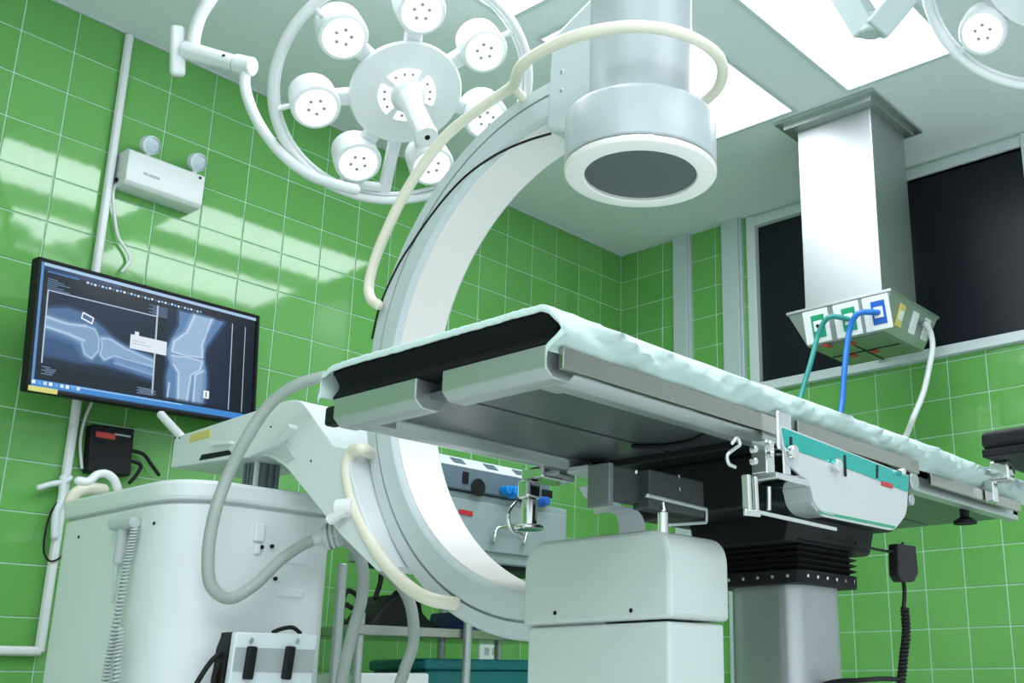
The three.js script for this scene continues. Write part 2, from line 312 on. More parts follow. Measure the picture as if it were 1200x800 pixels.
// ------------------------------------------------------------------ mobile X-ray C-arm
{
  const AX = 1.62, AZ = -1.327, cy = 1.335, cz = -1.508;
  const t = thing('xray_c_arm', 'white mobile X-ray C-arm with round detector above the operating table', 'x-ray machine', V(1.6, 0, -2.2));
  // arc: side rails with a groove, pale liner inside
  const x0 = 1.55, x1 = 1.69, prof = [[0.514, x0 + 0.004], [0.51, x0 + 0.01], [0.51, x1 - 0.01], [0.514, x1 - 0.004], [0.52, x1], [0.6, x1], [0.605, x1 - 0.006], [0.605, x0 + 0.006], [0.6, x0], [0.572, x0], [0.572, x0 + 0.012], [0.566, x0 + 0.012], [0.566, x0], [0.52, x0]];
  const arc = part(t, 'arc', sweepArc(prof, cy, cz, 70, 285, 90), M.cArm, 'curved C-shaped arm');
  part(arc, 'liner', sweepArc([[0.507, x0 + 0.012], [0.507, x1 - 0.012], [0.512, x1 - 0.012], [0.512, x0 + 0.012]], cy, cz, 72, 283, 90), M.liner, 'cream inner face');
  part(arc, 'clip', alongX([[-2.105, 1.405], [-2.045, 1.41], [-2.05, 1.36], [-2.11, 1.36]], x0 - 0.004, x0 + 0.006, 0.002, 0.001), M.pale);
  part(arc, 'cable', tube([[436, 396], [445, 359], [467, 310], [482, 286], [501, 258], [522, 231], [546, 206], [570, 188], [593, 175], [620, 164], [645, 156.5]].map(([a, b]) => X(a, b, x0 - 0.001)), 0.0028, 90, 6), M.rubber, 'thin dark cable');
  // block between the arc and the detector
  const block = part(t, 'detector_mount', alongX([[-1.52, 1.805], [-1.51, 2.03], [-1.40, 2.08], [-1.33, 2.1], [-1.33, 1.79], [-1.45, 1.775]], 1.53, 1.71, 0.012, 0.008), M.cArm);
  each(block, 'screw', [disc(V(1.532, 1.93, -1.475), V(-1, 0, 0), 0.006, 0.004, 12), disc(V(1.532, 1.885, -1.475), V(-1, 0, 0), 0.005, 0.004, 12)], M.chrome);
  const P = V(AX, 1.668, AZ);
  const det = part(t, 'detector', lathe([[0.150, 0.019], [0.158, 0.019], [0.160, 0.022], [0.160, 0.122], [0.156, 0.130], [0.122, 0.152], [0.114, 0.154], [0.112, 0.16], [0.112, 0.44], [0.118, 0.452], [0.118, 0.56], [0, 0.56]], P, V(0, 1, 0), 56), std([0.425, 0.485, 0.49], 0.38), 'round image detector housing');
  part(det, 'face_ring', lathe([[0.118, 0.012], [0.118, 0.002], [0.121, 0], [0.150, 0], [0.157, 0.003], [0.160, 0.008], [0.160, 0.013], [0.158, 0.015], [0.150, 0.015]], P, V(0, 1, 0), 56), M.liner, 'cream ring around the detector window');
  part(det, 'trim_gap', lathe([[0.152, 0.013], [0.155, 0.014], [0.155, 0.020], [0.152, 0.021]], P, V(0, 1, 0), 56), M.chrome);
  part(det, 'window', lathe([[0, 0.008], [0.119, 0.008], [0.119, 0.013]], P, V(0, 1, 0), 48), M.detectorWindow, 'dark round detector window');
  // X-ray source below the table
  const sz = (pad, y0, y1, r) => [[-1.545 - pad, y0, 0.004], [-1.545 - pad, y1, r], [-1.187 + pad, y1, r], [-1.187 + pad, y0, 0.004]];
  const src = part(t, 'source_housing', [alongX(sz(-0.008, 0.42, 0.756, 0.004), 1.537, 1.703, 0.004, 0.006)], M.sage, 'box-shaped X-ray source');
  part(src, 'cover', alongX(sz(0, 0.76, 0.916, 0.055), 1.53, 1.71, 0.02, 0.008, 12), M.sage, 'rounded cover of the X-ray source');
  each(src, 'screw', [[651, 718], [740, 715]].map(([a, b]) => disc(X(a, b, 1.531), V(-1, 0, 0), 0.004, 0.003, 12)), M.rubber);
  // cream handle running round the detector and down the arc
  const up1 = [[443, 357], [436, 352], [432, 340], [437, 312], [455, 266], [482, 214], [522, 160], [560, 129], [592, 107]].map(([a, b]) => X(a, b, 1.53));
  const ring = [[606, 90], [610, 79], [622, 68], [667, 45], [710, 34], [750, 31], [787, 36], [817, 47], [840, 64], [847, 82], [841, 103], [826, 118]].map(([a, b], i) => Y(a, b, 1.9 - 0.0 * i));
  part(t, 'handle', tube([...up1, X(601, 100, 1.52), ...ring.slice(1)], 0.0125, 200, 12), M.cream, 'cream handle rail');
  part(t, 'handle_bracket', [rod(X(600, 101, 1.52), X(617, 119, 1.56), 0.010)], M.cream);
  const low = [[434, 531], [424, 526], [412, 530], [407, 545], [411, 578], [426, 618], [452, 660], [482, 690], [508, 703], [533, 707]];
  part(t, 'handle', tube(low.map(([a, b], i) => X(a, b, i === 0 || i === 9 ? 1.545 : 1.505)), 0.0145, 120, 12), M.cream, 'cream handle rail');
  // arm and carriage behind the arc
  const arm = part(t, 'support_arm', alongX([[-2.888, 1.227, 0.01], [-2.886, 1.312, 0.01], [-2.35, 1.332, 0.05], [-2.30, 1.322, 0.03], [-2.15, 1.188, 0.01], [-2.095, 1.175, 0.004], [-2.075, 1.11, 0.004], [-2.043, 1.05, 0.004], [-1.977, 0.95, 0.004], [-1.93, 0.897, 0.004], [-1.955, 0.885, 0.01], [-2.096, 0.975, 0.02], [-2.335, 1.16, 0.03], [-2.42, 1.20, 0.02], [-2.62, 1.215, 0.01]], 1.5, 1.74, 0.006, 0.003), M.cart, 'white horizontal arm carrying the arc');
  part(arm, 'lever', tube([X(189, 486, 1.52), X(199, 497, 1.52), X(212, 511, 1.52)], 0.012, 16, 10), M.white);
  part(arm, 'sticker', alongX([[-2.80, 1.305], [-2.80, 1.285], [-2.70, 1.287], [-2.70, 1.309]], 1.4975, 1.501, 0.004, 0.0005), M.yellow, 'worn yellow sticker');
  part(arm, 'bracket', alongX([[-2.47, 1.20], [-2.47, 1.235], [-2.42, 1.25], [-2.31, 1.262], [-2.30, 1.25], [-2.36, 1.215]], 1.478, 1.502, 0.004, 0.003), M.cart);
  each(arm, 'screw', [[318, 500], [341, 498], [326, 507], [365, 540], [206, 513], [211, 513]].map(([a, b]) => disc(X(a, b, 1.501), V(-1, 0, 0), 0.003, 0.0025, 8)), M.rubber);
  part(arm, 'clamp_knob', [rod(X(394, 596, 1.48), X(414, 594, 1.5), 0.022), rod(X(385, 610, 1.47), X(404, 598, 1.485), 0.012)], M.white);
  const lift = part(t, 'lift_column', box(1.565, 1.625, 1.1, 1.235, -2.63, -2.555, 0.004), M.liftGrey, 'dark blue grey lift column');
  for (let i = 0; i < 4; i++) { part(lift, 'rib', box(1.56, 1.568, 1.1, 1.235, -2.626 + i * 0.017, -2.616 + i * 0.017, 0.002), M.liftGrey); if (i < 3) part(lift, 'rib', box(1.57 + i * 0.019, 1.581 + i * 0.019, 1.1, 1.235, -2.558, -2.55, 0.002), M.liftGrey); }
  part(lift, 'guide', box(1.553, 1.564, 1.1, 1.235, -2.566, -2.554, 0.003), M.white);
  part(arm, 'recess', alongX([[-2.74, 1.2285], [-2.73, 1.243], [-2.60, 1.238], [-2.58, 1.224]], 1.498, 1.502, 0.003, 0.0008), M.rubber, 'dark recess');
  part(arm, 'catch', alongX([[-2.68, 1.258], [-2.67, 1.27], [-2.58, 1.258], [-2.58, 1.25]], 1.488, 1.502, 0.003, 0.002), M.white);
  part(arm, 'cover_plate', alongX([[-2.44, 1.21], [-2.44, 1.237], [-2.34, 1.222], [-2.30, 1.18], [-2.33, 1.172], [-2.36, 1.19]], 1.494, 1.503, 0.004, 0.002), M.sage);
  // cabinet
  const foot = (p) => [[1.28 - p, -2.985 - p, 0.04], [1.70 + p, -2.985 - p, 0.05], [1.70 + p, -2.40 + p, 0.05], [1.28 - p, -2.40 + p, 0.15]];
  const cab = part(t, 'cabinet', [alongY(foot(0), 0.1, 1.062, 0.05, 0.004, 12), alongY(foot(-0.012), 1.05, 1.075, 0.05, 0.002, 12)], M.cart, 'tall white equipment cabinet');
  part(cab, 'lid', alongY(foot(0.006), 1.07, 1.118, 0.05, 0.01, 12), M.cart);
  each(cab, 'caster', [[1.34, -2.92], [1.64, -2.92], [1.34, -2.46], [1.64, -2.46]].map(([x, z]) => [rod(V(x - 0.02, 0.06, z), V(x + 0.02, 0.06, z), 0.06, 0.06, 20), rod(V(x, 0.06, z), V(x, 0.115, z), 0.016)]), M.rubber);
  part(cab, 'push_handle', tube([[120, 574], [102, 573], [89, 578], [83, 589], [85, 603]].map(([a, b]) => Z(a, b, -3.0)), 0.017, 40, 10), M.cream, 'cream push handle');
  part(cab, 'hook', tube([[92, 563], [103, 564], [114, 556], [124, 555], [133, 561], [138, 572]].map(([a, b]) => Z(a, b, -2.92)), 0.011, 40, 10), M.white, 'white curved cable hook');
  each(cab, 'screw', [[93, 629], [181, 613]].map(([a, b]) => disc(X(a, b, 1.281), V(-1, 0, 0), 0.004, 0.003, 10)), M.rubber);
  const hs = part(cab, 'hand_switch', [rod(X(133, 614, 1.262), X(159, 612, 1.266), 0.016, 0.014), tube([X(146, 612, 1.268), X(142, 640, 1.27), X(139, 657, 1.27)], 0.013, 20, 10), tube([X(137, 658, 1.266), X(134, 690, 1.266), X(132, 705, 1.266)], 0.003, 16, 8)], M.switchGrey, 'grey hand switch in its holder');
  part(hs, 'coiled_cord', coil([X(158, 618, 1.262), X(150, 655, 1.262), X(142, 700, 1.258), X(132, 750, 1.256), X(124, 795, 1.256), X(118, 850, 1.258)], 0.007, 0.0026, 52), M.switchGrey, 'coiled grey cord');
  part(hs, 'coiled_cord', coil([X(141, 735, 1.25), X(138, 770, 1.25), X(135, 810, 1.25), X(132, 860, 1.252)], 0.007, 0.0026, 24), M.switchGrey, 'coiled grey cord');
  part(cab, 'latch', [box(1.47, 1.495, 0.985, 1.03, -2.402, -2.39, 0.004), box(1.475, 1.49, 0.955, 0.98, -2.402, -2.392, 0.004)], M.cart);
  each(cab, 'connector_plate', [box(1.55, 1.62, 0.94, 0.965, -2.402, -2.395, 0.003), box(1.55, 1.62, 0.86, 0.88, -2.402, -2.395, 0.003)], M.pale);
  each(cab, 'connector_pin', [[306, 641], [318, 640], [307, 677], [322, 678]].map(([a, b]) => disc(Z(a, b, -2.396), V(0, 0, 1), 0.005, 0.006, 10)), M.rubber);
  // grey supply hose
  const hz = (a, b, z = -2.33) => Z(a, b, z), plug = hz(388, 628, -2.28);
  part(t, 'hose_connector', [rod(hz(400, 625, -2.26), hz(377, 630, -2.29), 0.030, 0.026, 24), rod(hz(379, 629, -2.285), hz(367, 633, -2.30), 0.019, 0.015, 20), ...[0, 1, 2].map((i) => { const p = hz(397 - i * 6, 625.6 + i * 1.4, -2.262 - i * 0.008); return rod(p, p.clone().lerp(hz(377, 630, -2.29), 0.12), 0.032, 0.032, 24); })], M.plugGrey, 'grey ribbed hose connector');
  part(t, 'supply_hose', tube([plug, hz(362, 635), hz(330, 655), hz(296, 687), hz(268, 701), hz(248, 687), hz(244, 650), hz(252, 600), hz(266, 560), hz(288, 515, -2.30), hz(318, 472, -2.26), hz(350, 450, -2.2), hz(388, 440, -2.14), hz(432, 440, -2.08)], 0.0138, 200, 14), M.hose, 'thick grey supply hose');
}

// ------------------------------------------------------------------ operating table
const TX0 = 1.11, TN = -1.09, TF = -1.6;
{
  const t = thing('operating_table', 'operating table with steel side rails on a black bellows column', 'table', V(2.1, 0, -1.32));
  // head section: beams, end bars, panels with a slot between them
  const beamN = [[TN, 1.128], [TN, 1.098], [TN - 0.018, 1.0832], [TN - 0.045, 1.0832], [TN - 0.06, 1.1], [TN - 0.06, 1.128]], beamF = beamN.map(([z, y]) => [TN + TF - z, y]);
  const fr = part(t, 'head_frame', [alongX(beamN, TX0 + 0.04, 1.72, 0.002, 0.002), alongX(beamF, TX0 + 0.04, 1.72, 0.002, 0.002),
    alongZ([[TX0, 1.133], [TX0, 1.098], [TX0 + 0.016, 1.084], [TX0 + 0.05, 1.084], [TX0 + 0.065, 1.1], [TX0 + 0.065, 1.133]], -1.318, TN + 0.001, 0.002, 0.002),
    alongZ([[TX0, 1.133], [TX0, 1.098], [TX0 + 0.016, 1.084], [TX0 + 0.05, 1.084], [TX0 + 0.065, 1.1], [TX0 + 0.065, 1.133]], TF - 0.001, -1.382, 0.002, 0.002), box(TX0 + 0.02, TX0 + 0.09, 1.0848, 1.115, TN - 0.06, TN - 0.017, 0.001), box(TX0 + 0.02, TX0 + 0.09, 1.0848, 1.115, TF + 0.017, TF + 0.06, 0.001)], M.alu, 'grey metal head section frame');
  part(fr, 'tray_panel', box(TX0 + 0.03, 1.78, 1.104, 1.114, -1.342, TN - 0.03, 0.002), M.under, 'dark metal underside panel');
  part(fr, 'tray_panel', box(TX0 + 0.03, 1.78, 1.104, 1.114, TF + 0.03, -1.350, 0.002), M.under, 'dark metal underside panel');
  part(fr, 'slot_strip', box(TX0 + 0.03, 1.78, 1.116, 1.13, -1.36, -1.33, 0.002), M.black);
  part(fr, 'trim_curve', tube([Y(742, 523, 1.1), Y(780, 522, 1.1), Y(812, 516, 1.1), Y(832, 505, 1.1)], 0.005, 40, 8), M.black);
  part(fr, 'end_knob', box(TX0 + 0.005, TX0 + 0.03, 1.09, 1.125, TF - 0.035, TF, 0.006), M.black);
  // rails
  const rail = (x0, x1, z, y0, y1) => part(t, 'side_rail', box(x0, x1, y0, y1, z - 0.005, z + 0.005, 0.002), M.steel, 'brushed steel side rail');
  const railN = rail(1.122, 1.685, -1.07, 1.094, 1.128); each(railN, 'spacer', [1.2, 1.45, 1.64].map((x) => box(x, x + 0.03, 1.1, 1.122, -1.092, -1.074, 0.002)), M.alu);
  const railM = rail(1.745, 2.262, -1.05, 1.098, 1.128); each(railM, 'spacer', [1.8, 2.2].map((x) => box(x, x + 0.03, 1.102, 1.124, -1.092, -1.054, 0.002)), M.alu);
  const railF = rail(1.13, 1.70, -1.62, 1.094, 1.128); each(railF, 'spacer', [1.2, 1.45, 1.64].map((x) => box(x, x + 0.03, 1.1, 1.122, -1.617, -1.598, 0.002)), M.alu);
  // middle section and mechanism
  part(t, 'seat_plate', box(1.73, 2.34, 1.09, 1.13, TF, TN, 0.004), M.black, 'black middle section plate');
  const mech = part(t, 'tilt_mechanism', [box(1.80, 2.34, 0.985, 1.095, -1.5, -1.15, 0.012), alongX([[-1.47, 1.09], [-1.16, 1.09], [-1.2, 0.93], [-1.43, 0.93]], 1.93, 2.3, 0.01, 0.004)], M.black, 'black tilt mechanism under the table');
  const face = (px0, px1, py0, py1, z, d, r) => { const p = Z(px0, py0, z), q = Z(px1, py1, z); return box(p.x, q.x, q.y, p.y, z - d, z, r); };
  const boxGrey = std([0.042, 0.05, 0.05], 0.5, 0, { specularIntensity: 0.6 });
  const cb = part(mech, 'control_box', face(718, 757, 544, 590, -1.22, 0.035, 0.004), boxGrey, 'dark grey box'), cb2 = part(mech, 'control_box', face(761, 826, 549, 607, -1.20, 0.04, 0.004), boxGrey, 'dark grey box');
  part(cb, 'rib', face(714, 719, 541, 592, -1.215, 0.05, 0.002), std([0.16, 0.18, 0.18], 0.4, 0.5));
  each(mech, 'screw', [[795, 558, -1.199], [796, 573, -1.199], [744, 553, -1.219]].map(([a, b, z]) => disc(Z(a, b, z), V(0, 0, 1), 0.004, 0.004, 10)), M.chrome);
  part(mech, 'guide_bar', [bar(Z(757, 580, -1.2), Z(828, 597, -1.2), 0.008, 0.008), bar(Z(783, 615, -1.2), Z(828, 612, -1.2), 0.005, 0.006), bar(Z(828, 597, -1.2), Z(828, 612, -1.2), 0.005, 0.006)], M.alu);
  part(mech, 'bolt', [rod(Z(777, 625, -1.15), Z(777, 600, -1.15), 0.009), rod(Z(777, 600, -1.15), Z(777, 588, -1.15), 0.007, 0.002)], M.chrome);
  // bellows and column
  const bz0 = -1.425, bz1 = -1.2, bx0 = 1.98, bx1 = 2.22, folds = [];
  for (let k = 0; k < 10; k++) {
    const y = 0.995 - k * 0.0125, c = [(bx0 + bx1) / 2, (bz0 + bz1) / 2], a = (bx1 - bx0) / 2, b = (bz1 - bz0) / 2;
    const ringAt = (s, h) => [[-a - s, h, -b - s], [a + s, h, -b - s], [a + s, h, b + s], [-a - s, h, b + s]].map(([x, yy, z]) => [c[0] + x, yy, c[1] + z]);
    const lo = ringAt(0.006, y - 0.00625), mi = ringAt(-0.008, y), hi = ringAt(-0.008, y), lo2 = ringAt(-0.008, y - 0.0125), q = [];
    for (const [A, B] of [[lo, mi], [lo2, lo]]) for (let i = 0; i < 4; i++) { const j = (i + 1) % 4; q.push(...A[i], ...A[j], ...B[j], ...A[i], ...B[j], ...B[i]); }
    const g = new THREE.BufferGeometry(); g.setAttribute('position', new THREE.Float32BufferAttribute(q.map((v) => v), 3));
    // wind outward
    const idx = []; for (let i = 0; i < q.length / 3; i += 3) idx.push(i, i + 2, i + 1); g.setIndex(idx); const g2 = g.toNonIndexed(); g2.computeVertexNormals(); folds.push(g2);
  }
  const bel = part(t, 'bellows', [...folds, box(bx0 + 0.01, bx1 - 0.01, 0.875, 1.0, bz0 + 0.01, bz1 - 0.01, 0.004)], M.rubber, 'black rubber bellows');
  part(bel, 'bellows_flange', alongY([[bx0 - 0.008, bz0 - 0.008], [bx1 + 0.008, bz0 - 0.008], [bx1 + 0.008, bz1 + 0.008], [bx0 - 0.008, bz1 + 0.008]], 0.85, 0.878, 0.02, 0.002), M.rubber);
  for (let i = 0; i < 6; i++) part(bel, 'screw', disc(V(bx0 - 0.008, 0.865, bz0 + 0.02 + i * 0.037), V(-1, 0, 0), 0.004, 0.004, 10), M.chrome);
  for (let i = 0; i < 6; i++) part(bel, 'screw', disc(V(bx0 + 0.02 + i * 0.04, 0.865, bz1 + 0.008), V(0, 0, 1), 0.004, 0.004, 10), M.chrome);
  part(t, 'column', alongY([[2.0, -1.405, 0.06], [2.205, -1.405, 0.06], [2.205, -1.215, 0.06], [2.0, -1.215, 0.06]], 0.1, 0.855, 0.06, 0.002, 14), M.steelUp, 'stainless steel column');
  part(t, 'base', alongY([[1.65, -1.62], [2.75, -1.62], [2.75, -1.02], [1.65, -1.02]], 0, 0.1, 0.08, 0.01), M.steelUp, 'stainless steel floor base');
  // leg section
  const leg = part(t, 'leg_section', [box(2.30, 2.97, 1.075, 1.112, TN - 0.035, TN, 0.004), box(2.30, 2.97, 1.075, 1.112, TF, TF + 0.035, 0.004), box(2.93, 2.97, 1.085, 1.112, TF, TN, 0.004)], M.alu, 'grey metal leg section frame');
  part(leg, 'tray_panel', box(2.33, 2.95, 1.082, 1.094, -1.335, TN - 0.03, 0.002), M.under, 'dark metal underside panel');
  part(leg, 'tray_panel', box(2.33, 2.95, 1.082, 1.094, TF + 0.03, -1.345, 0.002), M.under, 'dark metal underside panel');
  part(leg, 'side_rail', box(2.36, 2.92, 1.09, 1.118, -1.072, -1.062, 0.002), M.steel, 'brushed steel side rail');
  part(leg, 'foot_knob', lathe([[0, 0], [0.03, 0.004], [0.03, 0.012], [0.012, 0.022], [0.012, 0.05], [0, 0.05]], V(2.72, 1.04, -1.14), V(0, 1, 0), 20), M.rubber);
  part(leg, 'hinge', [rod(V(2.29, 1.09, -1.12), V(2.29, 1.09, -1.07), 0.022), rod(V(2.30, 1.05, -1.115), V(2.30, 1.05, -1.085), 0.014)], M.alu);
  // rail clamps on the near side
  const cl = part(t, 'rail_clamp', [box(1.675, 1.725, 1.06, 1.136, -1.085, -1.045, 0.006), box(1.69, 1.715, 1.015, 1.065, -1.075, -1.045, 0.004), alongZ([[1.64, 1.0], [1.755, 1.0], [1.755, 1.012], [1.64, 1.012]], -1.09, -1.03, 0.003, 0.002), box(1.64, 1.668, 1.012, 1.075, -1.085, -1.05, 0.004)], M.chrome, 'chrome rail clamp');
  part(cl, 'socket', [bar(Z(874, 556, -1.04), Z(876, 600, -1.04), 0.016, 0.010, V(1, 0, 0)), bar(Z(884, 558, -1.04), Z(886, 601, -1.04), 0.010, 0.010, V(1, 0, 0)), bar(Z(872, 600, -1.04), Z(890, 602, -1.04), 0.008, 0.012)], M.chrome);
  part(cl, 'hook', tube([Z(858, 519, -1.04), Z(864, 513, -1.04), Z(867, 520, -1.04), Z(860, 526, -1.04), Z(852, 534, -1.04), Z(854, 543, -1.04), Z(861, 547, -1.04)], 0.0035, 50, 8), M.chrome);
  part(cl, 'push_rod', [bar(Z(889, 600, -1.05), Z(980, 620, -1.05), 0.006, 0.008)], M.chrome);
  each(cl, 'screw', [[898, 521], [899, 533], [880, 527], [880, 541]].map(([a, b]) => disc(Z(a, b, -1.046), V(0, 0, 1), 0.006, 0.012, 12)), M.chrome);
  part(cl, 'link', rod(Z(901, 570, -1.06), Z(901, 598, -1.06), 0.004), M.chrome);
  // side shield
  const pl = (a) => a.map(([x, y, r]) => { const p = Z(x, y, -1.045); return [p.x, p.y, r]; });
  const sh = part(t, 'side_shield', alongZ(pl([[913, 498, 0.01], [1064, 557, 0.005], [1061, 603, 0.02], [1046, 622, 0.02], [962, 605, 0.01], [951, 592, 0.01], [949, 569, 0.02], [935, 556, 0.02], [921, 543, 0.02]]), -1.047, -1.042, 0.01, 0.001), std([0.60, 0.64, 0.635], 0.3, 0.35), 'silver metal side shield');
  part(sh, 'teal_reflection', alongZ(pl([[914, 501], [1063, 558], [1062, 577], [1010, 556], [960, 538], [918, 524]]), -1.0425, -1.0405, 0.004, 0.0005), M.teal, 'teal reflection put in as a coloured band along the upper edge');  // coloured strip standing in for the teal mirrored by the metal
  part(sh, 'green_line', alongZ(pl([[957, 598], [957, 601.5], [1046, 619.5], [1048, 616.5]]), -1.0425, -1.041, 0.001, 0.0003), M.green, 'thin green line');
  each(sh, 'knob', [[925, 530], [977, 545], [1053, 553]].map(([a, b], i) => { const p = Z(a, b, -1.042), s = i === 2 ? 0.6 : 1; return lathe([[0, 0], [0.011 * s, 0], [0.011 * s, 0.004], [0.014 * s, 0.005], [0.014 * s, 0.012], [0.010 * s, 0.015], [0, 0.015]], p, V(0, 0, 1), 20); }), M.chrome);
  each(sh, 'slot', [[[990, 533], [991, 558]], [[1028, 545], [1028, 560]], [[927, 512], [927, 522]]].map(([a, b]) => bar(Z(...a, -1.040), Z(...b, -1.040), 0.008, 0.002, V(0, 0, 1), 0.0008)), M.rubber);
  part(sh, 'red_mark', bar(Z(1033, 566, -1.041), Z(1046, 569.5, -1.041), 0.010, 0.002, V(0, 0, 1), 0.0008), M.red, 'small red label');
  part(t, 'shield_bracket', ribbon([Z(890, 556, -1.07), Z(912, 560, -1.07), Z(926, 562, -1.07), Z(933, 572, -1.07), Z(938, 590, -1.07), Z(946, 600, -1.07), Z(962, 605, -1.07)], V(0, 0, 1), 0.06, 0.003), M.alu, 'bent metal bracket');
  // clamp on the far rail, strap below it
  const fc = part(t, 'far_rail_clamp', [box(1.60, 1.70, 1.06, 1.085, -1.635, -1.57, 0.006), box(1.59, 1.63, 1.02, 1.06, -1.635, -1.60, 0.008), rod(V(1.61, 0.965, -1.615), V(1.61, 1.02, -1.615), 0.016), disc(V(1.61, 0.957, -1.615), V(0, 1, 0), 0.03, 0.009)], M.chrome, 'chrome clamp on the far rail');
  part(fc, 'lever', tube([V(1.575, 1.01, -1.62), V(1.555, 0.985, -1.62), V(1.565, 0.955, -1.62), V(1.59, 0.945, -1.615)], 0.004, 30, 8), M.chrome);
  part(t, 'side_bracket', [alongZ([[1.66, 1.088], [1.76, 1.088], [1.76, 1.0], [1.745, 1.0], [1.735, 1.07], [1.66, 1.075]], -1.56, -1.5, 0.003, 0.002)], M.alu);
  part(t, 'strap', ribbon([Z(694, 570, -1.5), Z(700, 582, -1.5), Z(714, 592, -1.49), Z(730, 597, -1.47), Z(738, 606, -1.46), Z(742, 628, -1.46)], V(0.75, 0, 0.66), 0.055, 0.003), M.pale, 'pale curved metal strap');
}
// mattress: three pads with a waisted side
{
  const pad = (x0, x1, label) => {
    const prof = [[TX0 + 0.02, 1.134], [x1, 1.134], [x1, 1.186], [TX0, 1.186]];
    const c = [[x0 + 0.004, 1.134, 0.004], [x1, 1.134, 0.004], [x1, 1.186, 0.008], [x0, 1.186, 0.008], [x0 + 0.022, 1.16, 0.01]];
    return single('mattress_pad', alongZ(c, TF - 0.015, TN + 0.01, 0.008, 0.006), M.blackSoft, label, 'mattress');
  };
  pad(TX0 - 0.004, 1.735, 'black mattress pad on the head section of the operating table');
  pad(1.74, 2.33, 'black mattress pad on the middle section of the operating table');
  pad(2.335, 2.97, 'black mattress pad on the leg section of the operating table');
}
// drape over the mattress
{
  const n = 420, m = 70, P = [], idx = [], f = (x, y) => n16(((x % 256) + 256) % 256, ((y % 256) + 256) % 256);
  const x0 = TX0 - 0.012, x1 = 3.0;
  const ridge = (v) => 1 - Math.abs(2 * v - 1);
  const at = (i, j) => {
    const x = x0 + (x1 - x0) * i / n, s = j / m, zn = TN + 0.018, zf = TF - 0.025, top = 1.193;
    const hemN = 0.064, hemF = 0.055, L = zn - zf, tot = hemF + L + hemN, d = s * tot;
    // slanting creases: sharp ridges that run down and along the side
    const k = d - hemF - L, sl = 2.6 + 2.2 * f(x * 12 + 50, 7), cr = Math.pow(ridge(f((x - sl * k) * 150 + 40, k * 40 + 9)), 2.2), cr2 = Math.pow(ridge(f((x - 1.25 * sl * k) * 290 + 5, k * 40 + 77)), 2), low = f(x * 34, d * 30) - 0.5;
    let y, z;
    if (d < hemF) { y = top - (hemF - d); z = zf - 0.004 - 0.006 * cr; }
    else if (k < 0) { z = zf + d - hemF; const e = Math.min(d - hemF, -k); y = top + (0.004 * low + 0.002 * cr2) * Math.min(1, e / 0.03) - 0.010 * Math.exp(-e / 0.014) + 0.003 * low + (-k < 0.05 ? 0.003 * cr * (1 + k / 0.05) : 0); }
    else { const tuck = Math.min(1, Math.max(0, k - 0.034) / 0.02), fold = (0.002 + 0.030 * cr + 0.013 * cr2 + 0.006 * low) * Math.min(1, k / 0.014); y = top - 0.010 + 0.003 * low - k; z = zn + 0.001 + fold * (1 - 0.75 * tuck) - 0.010 * tuck * tuck; }
    const t = (x1 - x0) * i / n, drop = Math.max(0, 0.012 - t); return [Math.max(x, x0 + 0.012) - 0.010 + 0.001 * low, y - drop, z];
  };
  for (let k = 0; k < 2; k++) for (let i = 0; i <= n; i++) for (let j = 0; j <= m; j++) P.push(...at(i, j));
  const g0 = new THREE.BufferGeometry(); g0.setAttribute('position', new THREE.Float32BufferAttribute(P, 3));
  const S = (n + 1) * (m + 1), id = (i, j, k = 0) => k * S + i * (m + 1) + j;
  for (let i = 0; i < n; i++) for (let j = 0; j < m; j++) { const a = id(i, j), b = id(i + 1, j), c = id(i + 1, j + 1), d = id(i, j + 1); idx.push(a, d, b, b, d, c); }
  g0.setIndex(idx); g0.computeVertexNormals();
  const pos = g0.attributes.position, nor = g0.attributes.normal;
  const sgn = nor.getY(id(210, 30)) > 0 ? 1 : -1;
  for (let q = 0; q < S; q++) pos.setXYZ(S + q, pos.getX(q) - sgn * 0.0025 * nor.getX(q), pos.getY(q) - sgn * 0.0025 * nor.getY(q), pos.getZ(q) - sgn * 0.0025 * nor.getZ(q));
  const all = [...idx];
  for (let k = 0; k < idx.length; k += 3) all.push(S + idx[k], S + idx[k + 2], S + idx[k + 1]);
  const edge = (a, b) => all.push(a, b, S + a, b, S + b, S + a);
  for (let i = 0; i < n; i++) { edge(id(i, 0), id(i + 1, 0)); edge(id(i + 1, m), id(i, m)); }
  for (let j = 0; j < m; j++) { edge(id(0, j + 1), id(0, j)); edge(id(n, j), id(n, j + 1)); }
  g0.setIndex(all); g0.computeVertexNormals();
  single('surgical_drape', g0, M.drape, 'pale mint wrinkled sheet covering the operating table mattress', 'sheet');
}
// arm board beside the leg section
{
  const p = Z(1155, 540, -1.02), t = thing('arm_board', 'black padded arm board at the foot of the operating table', 'arm board', V(p.x + 0.25, 1.13, -1.0));
  part(t, 'pad', [box(p.x, p.x + 0.5, 1.205, 1.25, -1.03, -0.9, 0.014, 3)], M.black, 'black pad'); part(t, 'board', box(p.x + 0.004, p.x + 0.5, 1.185, 1.206, -1.03, -0.9, 0.004), M.black);
  part(t, 'clamp', [box(p.x + 0.07, p.x + 0.11, 1.135, 1.186, -1.04, -0.99, 0.006), box(p.x + 0.075, p.x + 0.105, 1.085, 1.15, -1.061, -1.035, 0.004), rod(V(p.x + 0.09, 1.16, -1.045), V(p.x + 0.09, 1.16, -0.985), 0.012)], M.chrome);
}
